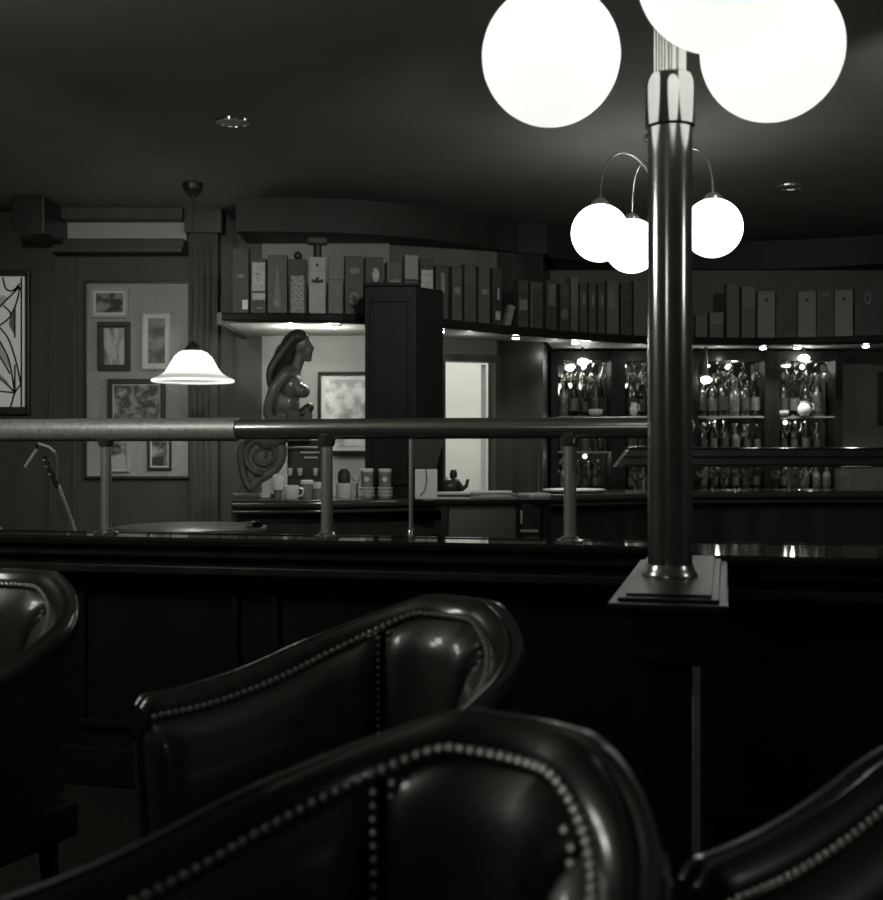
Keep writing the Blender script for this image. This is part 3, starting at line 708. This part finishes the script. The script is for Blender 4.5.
lathe_thing('canister', 'grey canister with white lid behind the white mug', 'canister', 307, 500, YM + .02, [('body', [(.032, 0), (.034, .08)], CANI), ('lid', [(.038, .08), (.038, .095), (.03, .102)], CHINA)])
lathe_thing('canister', 'squat grey canister with deep white lid half behind the thick post', 'canister', 319, 500, YM + .03, [('body', [(.036, 0), (.036, .055)], CANI), ('lid', [(.038, .055), (.038, .085), (.036, .09)], CHINA)])
lathe_thing('canister', 'dark lidded jar standing inside a broad white pot right of the thick post', 'jar', 344, 500, YM + .02, [('pot', [(.040, 0), (.045, .01), (.045, .085)], CHINA), ('jar', [(.034, .085), (.036, .13), (.030, .15), (.016, .165)], BOXM[0])])
lathe_thing('small_cup', 'tiny white cup between the dark jar and the first tall can', 'cup', 356, 487, YM + .18, [('cup', [(.012, 0), (.014, .09), (.022, .095), (.022, .118)], CHINA)])
for xx, lab in ((367, 'left'), (385, 'right')):
    for k in range(3):
        lathe_thing('saucer', f"white saucer in the stack under the {lab} tall can", 'saucer', xx, 500, YM, [('dish', [(.028, 0), (.040, .010), (.046, .020), (.044, .022), (.03, .012)], CHINA)], BZ + k * .020, f'saucers under the {lab} tall can')
    t = lathe_thing('can', f"tall grey can with round emblem and pale lid, the {lab} one of two on saucers", 'can', xx, 489, YM, [('body', [(.034, 0), (.035, .085)], CANI), ('lid', [(.037, .085), (.037, .10), (.033, .104)], CHINA)], BZ + .062)
    MB().lathe([(.014, 0), (.014, .003)], 16, M=Matrix.Translation((0, -.034, .045)) @ Matrix.Rotation(pi / 2, 4, 'X')).build('emblem', CHINA, t)
# espresso machine behind the cups
em = thing('coffee_machine', 'dark coffee machine with chrome bars behind the canisters', 'coffee machine', (ax(308, 7.05), 7.05, BZ))
MB().box(-.12, .13, -.02, .08, 0, .33, .012).build('body', PLASTD, em)
MB().box(-.125, .135, -.10, .08, .0, .05, .006).build('drip_tray', DMETAL, em)
for a in ((-.14, .06, .285), (-.04, .07, .255), (-.02, .06, .225)):
    MB().tube([(a[0], -.03, a[2]), (a[1], -.03, a[2])], .006, 8).build('chrome_bar', MATS['satin_chrome'], em)
for k, xx in enumerate((-.10, -.04, .05)):
    MB().lathe([(.014, .12), (.018, .15), (.018, .165)], 12, (xx, -.05, 0)).build('group_head', MATS['satin_chrome'], em)
# till
tl = thing('till', 'pale backed till with dark tilted screen beside the pier', 'till', (ax(426, 6.55), 6.62, BZ))
MB().box(-.062, .062, -.05, .06, 0.0, .165, .008).build('case', PLASTW, tl)
sc = MB(); sc.add([(-.075, -.03, .17), (.055, -.03, .17), (.075, -.03, .25), (.105, -.03, .33), (-.075, -.03, .33), (-.075, .03, .17), (.055, .03, .17), (.075, .03, .25), (.105, .03, .33), (-.075, .03, .33)],
                  [(0, 1, 2, 3, 4), (9, 8, 7, 6, 5), (0, 5, 6, 1), (1, 6, 7, 2), (2, 7, 8, 3), (3, 8, 9, 4), (4, 9, 5, 0)]); sc.build('screen', PLASTD, tl)
MB().tube([(.0, -.054, .165), (.004, -.056, .10), (-.006, -.056, .05), (-.03, -.054, .02)], .003, 6).build('cable', INK, tl)
# dark teapot in front of the bright doorway
tp = thing('teapot', 'dark teapot outlined against the bright doorway', 'teapot', (ax(450, 7.0), 7.0, BZ))
MB().lathe([(.05, 0), (.072, .03), (.072, .07), (.05, .10), (.02, .11)], 24).build('body', PLASTD, tp)
MB().lathe([(.02, .108), (.022, .13), (.018, .15), (.012, .155)], 16, (.02, 0, 0)).build('lid', PLASTD, tp)
MB().tube([(.065, 0, .04), (.095, 0, .06), (.105, 0, .10)], [.016, .012, .009], 10).build('spout', PLASTD, tp)
MB().tube([(-.062, 0, .08), (-.10, 0, .085), (-.105, 0, .05), (-.066, 0, .03)], .007, 8).build('handle', PLASTD, tp)
lathe_thing('tray', 'flat white oval tray on the counter right of the receipt spike', 'tray', 574, 488, 7.62, [('dish', [(.15, 0), (.195, .012), (.20, .022), (.192, .022), (.15, .008)], CHINA)])
rsx = thing('receipt_spike', 'thin upright metal spike on the counter behind the papers', 'spike', (ax(539, 7.4), 7.4, BZ))
MB().lathe([(.04, 0), (.035, .01), (.006, .014)], 16).build('foot', DMETAL, rsx); MB().tube([(0, 0, .01), (0, 0, .24)], .004, 8).build('pin', CHROME, rsx)
MB().sphere((0, 0, .245), .008, 8).build('tip', CHROME, rsx)
gb = thing('container', 'plain grey square container on the counter at the right', 'box', (ax(853, 7.95), 7.95, BZ))
MB().box(-.10, .10, -.06, .06, 0, .155, .008).build('body', CANI, gb); MB().box(-.104, .104, -.064, .064, .15, .162, .004).build('rim', PLASTD, gb)
# stemmed glasses under the raised shelf
gp_ = [(.03, 0), (.03, .003), (.005, .008), (.004, .065), (.018, .08), (.03, .105), (.031, .13), (.027, .135), (.027, .128), (.026, .106), (.014, .085)]
gproto = None
for i, x in enumerate((634, 641, 701, 712, 724, 748, 776, 800)):
    if gproto is None:
        gproto = bpy.data.objects.new('wine_glass', None); COL.objects.link(gproto); o = gproto
        MB().lathe(gp_, 16).build('bowl', GLASSC, gproto)
    else: o = copy_tree(gproto)
    o.location = (ax(x, 7.93), 7.93, BZ)
    tag(o, ('small stemmed glass left of the lamp column under the raised shelf' if i < 2 else 'small stemmed glass right of the lamp column under the raised shelf'), 'glass',
        'stemmed glasses left of the column' if i < 2 else 'stemmed glasses right of the column')

# desk with papers
dk = thing('service_desk', 'small grey-fronted desk heaped with menus in front of the bar', 'desk', (0, 0, 0))
dx0, dx1, dY = ax(437, 6.1), ax(556, 6.1), 6.1
MB().box(dx0, dx1, dY - .02, dY + .42, .925, .95, .004).build('desk_top', WOODH, dk)
MB().box(dx0 + .06, dx0 + .40, dY + .02, dY + .04, .30, .925).build('front_panel', mat('desk_panel', .16, .6), dk)
MB().box(dx0 + .43, dx1 - .08, dY + .02, dY + .04, .30, .925).build('front_panel', MATS['desk_panel'], dk)
for xx in (dx0 + .02, dx0 + .40, dx1 - .06):
    MB().box(xx, xx + .035, dY, dY + .05, 0, .925, .003).build('leg', WOOD, dk)
for xx in (dx0 + .02, dx1 - .06):
    MB().box(xx, xx + .035, dY + .36, dY + .41, 0, .925, .003).build('leg', WOOD, dk)
# stack of menus, each one liftable
for k in range(4):
    M = Matrix.Translation((ax(490, 6.1) - .01 * (k % 2), dY + .12 + .01 * k, .9505 + k * .009)) @ Matrix.Rotation(radians((4, -6, 9, -3)[k]), 4, 'Z')
    t = MB().box(-.10, .13, -.08, .10, 0, .008, .002).build('menu', PAPER if k % 2 else BOARD)
    t.matrix_world = M; tag(t, ('lowest', 'second', 'third', 'topmost')[k] + ' pale menu of the stack in the middle of the desk', 'menu', 'menus stacked on the desk')
for k, m in enumerate((PAPER, PLASTD, PAPER)):
    t = MB().box(-.085, .085, -.08, .10, 0, .010, .002).build('folder', m); t.location = (dx0 + .087, dY + .10, .9505 + k * .0105)
    tag(t, ('white folder lowest at the left end of the desk', 'black folder between two white ones on the desk', 'white folder topmost at the left end of the desk')[k], 'folder', 'folders on the desk')
nb = MB().box(-.03, .10, -.07, .07, 0, .022, .008).build('notepad', CHINA); nb.location = (ax(531, 6.1), dY + .2, .9505); nb.rotation_euler = (0, 0, .4); tag(nb, 'thick pale notepad at the right of the desk', 'notepad')
cl = MB(); cl.add([(-.03, 0, 0), (.03, 0, 0), (.045, -.012, -.05), (.03, -.006, -.09), (.05, -.012, -.13), (-.035, -.012, -.13), (-.03, -.004, -.06),
                   (-.03, .008, 0), (.03, .008, 0), (.045, -.004, -.05), (.03, .002, -.09), (.05, -.004, -.13), (-.035, -.004, -.13), (-.03, .004, -.06)],
           [(0, 1, 2, 3, 4, 5, 6), (13, 12, 11, 10, 9, 8, 7), (0, 7, 8, 1), (1, 8, 9, 2), (2, 9, 10, 3), (3, 10, 11, 4), (4, 11, 12, 5), (5, 12, 13, 6), (6, 13, 7, 0)])
ck = thing('bar_cloth', 'dark folded cloth with white hem hanging at the front of the desk', 'cloth', (ax(528, 6.07), 6.075, .926))
cl.build('cloth', PLASTD, ck); MB().box(-.04, .052, -.016, -.002, -.142, -.128, .003).build('hem', CHINA, ck); MB().box(-.04, -.028, -.014, -.002, -.10, -.03, .003).build('hem', CHINA, ck)

# ------------------------------------------------------------------ carved figure on its scroll
YF = 6.95; s = YF / F
fg = thing('carved_figurehead', 'carved wooden long-haired woman on a scroll bracket under the shelf', 'carving', (ax(285, YF), YF, BZ))
def fp(x, y, dy=0): return Vector(((x - 285) * s, dy, az(y, YF) - BZ))
def remesh(mb, name, m, parent, vox=.007, smooth=6):
    o = mb.build(name, m, parent)
    md = o.modifiers.new('r', 'REMESH'); md.mode = 'VOXEL'; md.voxel_size = vox; md.use_smooth_shade = True
    sm = o.modifiers.new('s', 'SMOOTH'); sm.iterations = smooth; sm.factor = .5
    dg = bpy.context.evaluated_depsgraph_get(); dg.update()
    me = bpy.data.meshes.new_from_object(o.evaluated_get(dg)); o.modifiers.clear(); o.data = me
    me.materials.clear(); me.materials.append(m); return o
def blob(mb, x, y, rx, rz, dy=0, ry=None, rot=0):
    mb.sphere(fp(x, y, dy), 1, 20, (rx * s, (ry or rx) * s, rz * s), Matrix.Rotation(rot, 4, 'Y'))
def limb(mb, pts, rs):
    P = catmull([fp(*q) for q in pts], 6); R = []
    for i in range(len(P)):
        f = i / (len(P) - 1) * (len(rs) - 1); k = min(int(f), len(rs) - 2); R.append((rs[k] + (rs[k + 1] - rs[k]) * (f - k)) * s)
    mb.tube(P, R, 14)
    mb.sphere(P[0], R[0], 14); mb.sphere(P[-1], R[-1], 14)
b = MB()
blob(b, 302, 345, 9, 12, 0, 8, .15)          # skull
blob(b, 307, 351, 6, 8, 0, 6, .1)            # face
blob(b, 312, 348, 2.6, 3.2, 0, 2.2)          # nose
blob(b, 310, 355, 2.6, 1.8, 0, 3.4); blob(b, 308.5, 359, 3.6, 3.2, 0, 3.6)       # lips, chin
blob(b, 309.5, 343, 2.5, 1.6, 0, 6)          # brow
for sd in (-1, 1): blob(b, 309.6, 346, 1.7, 1.3, sd * .017, 1.8)   # eyes
limb(b, [(300, 355), (297, 366), (293, 374)], [6, 5.6, 8])          # neck
limb(b, [(287, 376, -.085), (290, 374, 0), (287, 376, .085)], [7, 10, 7])   # shoulders
blob(b, 291, 387, 13, 16, 0, 17); blob(b, 288, 405, 12, 18, 0, 14); blob(b, 284, 424, 13, 14, 0, 15); blob(b, 279, 402, 10, 22, 0, 14)
for sd in (-1, 1):
    blob(b, 302, 391, 7.5, 7, sd * .045, 7)
    limb(b, [(286, 377, sd * .09), (276, 392, sd * .105), (270, 412, sd * .10), (276, 424, sd * .085)], [6.6, 6, 5, 4.4])
limb(b, [(284, 424), (276, 434), (268, 440)], [14, 14, 12])
remesh(b, 'figure', CARVED, fg)
h = MB()
blob(h, 297, 338, 11, 9, 0, 10.5, -.2); blob(h, 290, 346, 9, 12, 0, 11); blob(h, 284, 357, 10, 14, 0, 13); blob(h, 277, 372, 8, 14, 0, 13)
for k in range(7):
    dy = (k - 3) * .026
    limb(h, [(294, 338, dy * .6), (283, 354, dy), (276 - abs(k - 3), 372, dy * 1.25), (272 + (k % 2) * 2, 388 + 4 * (k % 3), dy * 1.3)], [4.5, 5, 4.6, 2.2])
remesh(h, 'hair', CARVEDD, fg)
v = MB(); pts = []; rr = []
for i in range(70):
    f = i / 69; a = -pi * .5 - f * 2 * pi * 1.9 ; r = 3 + 16 * (1 - f) ** 1.1
    pts.append(fp(263 + r * cos(a), 455 - r * sin(a))); rr.append((3.8 - 1.6 * f) * s)
lead = catmull([fp(251, 489), fp(247, 483), fp(243, 470), fp(241, 452), fp(246, 440), fp(262, 437.5)], 8)
v.tube(lead, 4.2 * s, 12, flat=(2.2, 1))
v.tube(pts, rr, 10, flat=(2.4, 1))
sp = [fp(250 + (7 - 6 * k / 24) * cos(pi + k * .42), 489 - (7 - 6 * k / 24) * sin(pi + k * .42)) for k in range(25)]
v.tube(sp, 2.2 * s, 8, flat=(3, 1))
limb(v, [(278, 440), (281, 455), (274, 470), (258, 480), (252, 489)], [6, 6, 5, 5, 5])
v.lathe([(15 * s, -.02), (15 * s, .02)], 28, M=Matrix.Translation(fp(263, 455)) @ Matrix.Rotation(pi / 2, 4, 'X'))
v.build('scroll_bracket', CARVED, fg)
MB().box(-50 * s, -10 * s, -.08, .08, 0, .022, .005).build('plinth', CARVED, fg)
limb_b = MB(); limb(limb_b, [(296, 420, -.05), (304, 414, -.06), (310, 408, -.05)], [5, 6, 5]); limb_b.box(3 * s, 27 * s, -.09, .06, fp(0, 440).z, fp(0, 410).z, .02)
limb_b.build('rock', CARVEDD, fg)

# ------------------------------------------------------------------ left side: round table, chair, stand
rt = thing('round_table', 'pale round table behind the ledge, below the bell-shaped pendant lamp', 'table', (ax(191, 6.0), 6.0, 0))
MB().lathe([(.355, .785), (.372, .79), (.378, .805), (.374, .817), (.365, .82)], 64).build('table_top', mat('table_top_pale', .26, .30, noise=.15, nscale=8), rt)
MB().lathe([(.035, .03), (.03, .4), (.045, .785)], 20).build('pedestal', DMETAL, rt)
MB().lathe([(.24, 0), (.24, .015), (.06, .04), (.035, .06)], 32).build('foot', DMETAL, rt)
at_ = thing('ashtray', 'small cut-glass ashtray at the right edge of the round table', 'ashtray', (ax(254, 5.9), 5.9, .8205))
MB().lathe([(.035, 0), (.045, .004), (.048, .028), (.042, .028), (.036, .008)], 12, smooth=False).build('dish', CHROME, at_)
ch0 = thing('side_chair', 'pale round-backed chair just showing at the left edge behind the ledge', 'chair', (-2.45, 6.2, 0))
MB().sphere((0, 0, .72), .21, 24, (1, .22, .72)).build('backrest', mat('pale_cloth', .5, .8), ch0)
MB().box(-.2, .2, -.42, 0, .42, .48, .025).build('seat', MATS['pale_cloth'], ch0)
for a in ((-.18, -.4), (.16, -.4), (-.18, -.02), (.16, -.02)): MB().box(a[0], a[0] + .03, a[1], a[1] + .03, 0, .6 if a[1] > -.1 else .43, .004).build('leg', WOOD, ch0)
YS = 5.0
P0 = at(75, 530, YS)
bs = thing('boom_stand', 'chrome boom stand with a drooping cable at the left', 'stand', (P0.x + .05, YS, 0))
def sp_(x, y): return at(x, y, YS) - Vector((P0.x + .05, YS, 0))
MB().lathe([(.14, 0), (.14, .015), (.03, .03), (.014, .05)], 28).build('base', DMETAL, bs)
MB().tube([(0, 0, .03), (0, 0, .70), sp_(78, 540)], .011, 10).build('upright', DMETAL, bs)
MB().tube([sp_(80, 544), sp_(75, 530), sp_(58.5, 485)], .0075, 10).build('boom', mat('pale_satin_metal', .95, .42, .3), bs)
MB().tube([sp_(58, 488), sp_(51, 472), sp_(45, 456)], .010, 10).build('clutch', DMETAL, bs)
for q in ((51, 474), (48, 466.5), (46, 460)): MB().sphere(sp_(*q), .010, 12, (1.3, 1, .8)).build('knob', mat('pale_satin_metal', .95, .42, .3), bs)
MB().tube([sp_(55, 452), sp_(49, 447), sp_(38, 443.5)], .006, 8).build('gooseneck', mat('pale_satin_metal', .95, .42, .3), bs)
MB().tube([sp_(37, 449), sp_(25, 467)], .0075, 10).build('microphone', mat('pale_satin_metal', .95, .42, .3), bs)
MB().tube([sp_(38, 443.5), sp_(36.5, 446), sp_(37, 449)], .006, 8).build('joint', DMETAL, bs)
MB().tube(catmull([sp_(54, 451), sp_(57, 458), sp_(57.5, 470), sp_(56, 485), sp_(57, 500), sp_(62, 514), sp_(71, 529), sp_(78, 545)], 6), .0035, 8).build('cable', mat('grey_cable', .3, .4), bs)

# ------------------------------------------------------------------ tub chairs
def make_chair():
    t = bpy.data.objects.new('tub_chair', None); COL.objects.link(t)
    R, LA, HB, HA, DL = .265, .335, .89, .72, radians(10)
    # plan stations: from one arm tip (x=+R, y=-LA) round the back to the other
    stn = []; La = LA; arcL = (pi - 2 * DL) * R; tot = 2 * La + arcL; N = 96
    for i in range(N + 1):
        d = tot * i / N
        if d < La or d > La + arcL:
            sg, g = (1, La - d) if d < La else (-1, d - La - arcL)
            o = Vector((sg * cos(DL), sin(DL), 0)); p = o * R + Vector((sg * sin(DL), -cos(DL), 0)) * g
        else:
            a = DL + (d - La) / R; o = Vector((cos(a), sin(a), 0)); p = o * R
        q = abs(d - tot / 2) / (tot / 2)                 # 0 at the back, 1 at the arm tips
        e = min(1, max(0, (q - .10) / .86)); e = e * e / (e + .10) * 1.10; e = min(1, 1 - (1 - min(1, e)) ** 1.85)
        h = HB + (HA - HB) * e
        if q > .965: h -= .02 * ((q - .965) / .035) ** 2
        stn.append((p, o, h, q, d))
    Z = Vector((0, 0, 1))
    rim = [(.040, -.075), (.050, -.055), (.054, -.03), (.050, -.010), (.043, -.001), (.034, 0), (.027, -.005), (.024, -.009), (.019, -.003), (.012, -.001), (.004, -.005),
           (-.005, -.012), (-.013, -.022), (-.019, -.034), (-.021, -.044), (-.010, -.054)]
    m = MB(); m.sweep(rim, [(p + Z * h, o, Z) for p, o, h, q, d in stn]); m.build('rim', LEATHERR, t)
    # outer shell tapering to the base
    m = MB(); K = 8; vs = []; fs = []
    for p, o, h, q, d in stn:
        for k in range(K + 1):
            f = k / K; z = (h - .06) * (1 - f) + .27 * f; of = .046 - .075 * f ** 1.3
            vs.append(p * 1 + o * of + Z * z)
        for k in range(K + 1):
            f = 1 - k / K; z = (h - .06) * (1 - f) + .27 * f; of = .026 - .075 * f ** 1.3
            vs.append(p * 1 + o * of + Z * z)
    W = 2 * (K + 1)
    for i in range(len(stn) - 1):
        for k in range(W): fs.append((i * W + k, i * W + (k + 1) % W, (i + 1) * W + (k + 1) % W, (i + 1) * W + k))
    fs.append(tuple(range(W))); fs.append(tuple(range((len(stn) - 1) * W, len(stn) * W)))
    m.add(vs, fs, True); m.build('outer_shell', LEATHER, t)
    # padded inner panels: arm, back, arm
    split = (.385, .615)
    rng = [(0.0, split[0]), split, (split[1], 1.0)]
    for a, b_ in rng:
        m = MB(); vs = []; fs = []; ids = [i for i in range(N + 1) if a - 1e-6 <= i / N <= b_ + 1e-6]; K = 12
        for n_, i in enumerate(ids):
            p, o, h, q, d = stn[i]; e = n_ / (len(ids) - 1); side = min(1, min(e, 1 - e) * (len(ids) - 1) / 4.0); sd = sqrt(max(0, 1 - (1 - side) ** 2))
            for k in range(K + 1):
                f = k / K; z = (h - .042) * (1 - f) + .40 * f
                bl = sqrt(max(0, 1 - (1 - min(1, f * 6)) ** 2))
                of = -.018 - .042 * bl * (.2 + .8 * sd) - .035 * sin(pi * min(1, f)) * sd * .6 - .03 * f
                vs.append(p + o * of + Z * z)
            for k in range(K + 1):
                f = 1 - k / K; z = (h - .042) * (1 - f) + .40 * f
                vs.append(p + o * (-.004 - .05 * f) + Z * z)
        W = 2 * (K + 1)
        for i in range(len(ids) - 1):
            for k in range(W): fs.append((i * W + k, i * W + (k + 1) % W, (i + 1) * W + (k + 1) % W, (i + 1) * W + k))
        fs.append(tuple(range(W))); fs.append(tuple(range((len(ids) - 1) * W, len(ids) * W)))
        m.add(vs, fs, True); m.build('back_pad' if a == split[0] else 'arm_pad', LEATHER, t)
    # nailheads
    m = MB(); tot_n = 92
    def stat(f):
        x = f * N; i = min(int(x), N - 1); g = x - i; A, B = stn[i], stn[i + 1]
        return A[0].lerp(B[0], g), A[1].lerp(B[1], g).normalized(), A[2] + (B[2] - A[2]) * g
    for k in range(tot_n + 1):
        f = .012 + .976 * k / tot_n; p, o, h = stat(f); m.sphere(p - o * .0205 + Z * (h - .035), .0068, 8)
    for f0 in split:
        for df in (-.009, .009):
            p, o, h = stat(f0 + df); zz = h - .055
            while zz > .46: m.sphere(p - o * (.031 + .03 * (h - .055 - zz)) + Z * zz, .0064, 8); zz -= .0155
    m.build('nailhead_trim', NAIL, t)
    sm_ = MB(); M = Matrix.Identity(4)
    sm_.box(-.215, .215, -.36, .20, .33, .455, .045); sm_.build('seat_cushion', LEATHER, t)
    fr_ = MB(); fr_.box(-.23, .23, -.34, .22, .25, .335, .012); fr_.build('seat_frame', WOOD, t)
    for x_, y_ in ((-.20, -.31), (.20, -.31), (-.17, .17), (.17, .17)):
        MB().tube([(x_, y_, .26), (x_ * 1.04, y_ * 1.04, .12), (x_ * 1.1, y_ * 1.12, 0)], [.026, .02, .015], 12).build('leg', WOOD, t)
    return t
c0 = make_chair()
AL = radians(-90 + 47)
CHAIRS = [(-.10, 1.17, 'nail-studded dark leather tub chair nearest of all, along the bottom'),
          (-.155, 2.32, 'nail-studded dark leather tub chair in the middle below the partition'),
          (-1.19, 2.85, 'nail-studded dark leather tub chair cut by the left edge'),
          (.73, 1.36, 'dark leather tub chair at the bottom right corner beside the column')]
for i, (x, y, lab) in enumerate(CHAIRS):
    o = c0 if i == 0 else copy_tree(c0)
    o.location = (x, y, 0); o.rotation_euler = (0, 0, AL + (radians(20) if i == 2 else 0)); tag(o, lab, 'chair', 'dark leather tub chairs')

# ------------------------------------------------------------------ light
def light(name, kind, loc, energy, size=.05, rot=(0, 0, 0), **k):
    l = bpy.data.lights.new(name, kind); l.energy = energy; l.color = (1, .99, .93)
    if kind == 'AREA': l.size = size
    else: l.shadow_soft_size = size
    for a, v_ in k.items(): setattr(l, a, v_)
    o = bpy.data.objects.new(name, l); COL.objects.link(o); o.location = loc; o.rotation_euler = rot; return o
for i, (X, Y, Z_) in enumerate(SPOTPOS):
    light('spot_beam', 'SPOT', (X, Y, Z_ - .01), 26 if i < 2 else 15, .02, (radians(-12), 0, 0), spot_size=radians(120), spot_blend=.8)
light('kitchen_light', 'AREA', (.1, 8.8, 2.7), 18, .6)
for x in (290, 330, 470, 555, 640, 720, 800):
    X, Y = canopy_from_px(x); Y += .30; light('under_shelf_fill', 'POINT', (ax(x, Y), Y, CZ0 - .07), 4.0 if x < 400 else .5, .02)  # unseen points added to brighten the shelf underside and alcove
for i in range(4):
    xm = (bays[i] + bays[i + 1]) / 2
    light('bay_sparkle_fill', 'POINT', (xm + .05, 9.10, 1.845), 1.3, .012); light('bay_sparkle_fill', 'POINT', (xm - .08, 9.10, 1.415), .35, .012); light('bay_sparkle_fill', 'POINT', (xm + .06, 9.10, 1.15), .35, .012)  # added points without fittings, for sparkle and backlight in the bottles
def aim(loc, to): return (Vector(to) - Vector(loc)).to_track_quat('-Z', 'Y').to_euler()
for loc, to, e, sp in (((1.9, 3.9, 2.6), (2.0, 9.0, 1.9), 60, 62), ((.2, 3.9, 2.6), (-.5, 7.2, 1.6), 80, 58), ((-1.9, 3.9, 2.6), (-2.0, 8.0, 1.5), 85, 52)):
    light('bar_fill_spot', 'SPOT', loc, e, .06, aim(loc, to), spot_size=radians(sp), spot_blend=.8)  # unseen fill added to brighten the cartons, carved figure and picture board

for loc, e in (((-1.78, 3.05, 2.05), 13), ((-2.05, 2.75, 2.1), 12), ((-1.4, -.9, 2.15), 6), ((2.7, 1.8, 2.0), 8)):      # more globe lamps outside the view
    light('globe_glow', 'POINT', loc, e, .16)
w = bpy.data.worlds.new('World'); S.world = w; w.use_nodes = True
w.node_tree.nodes['Background'].inputs[0].default_value = (.9, 1, .7, 1); w.node_tree.nodes['Background'].inputs[1].default_value = .002

# ------------------------------------------------------------------ camera
cam = bpy.data.cameras.new('Camera'); co = bpy.data.objects.new('Camera', cam); COL.objects.link(co)
co.location = (0, 0, EYE); co.rotation_euler = (pi / 2, 0, 0)
cam.sensor_fit = 'HORIZONTAL'; cam.sensor_width = 36; cam.lens = 36 * F / 883
cam.clip_start = .05; cam.clip_end = 60
cam.dof.use_dof = True; cam.dof.focus_distance = 4.8; cam.dof.aperture_fstop = 4.4
S.camera = co
S.view_settings.view_transform = 'Standard'; S.view_settings.look = 'None'; S.view_settings.exposure = 0; S.view_settings.gamma = 1
S.view_settings.use_curve_mapping = False
S.cycles.max_bounces = 8; S.cycles.sample_clamp_indirect = 6
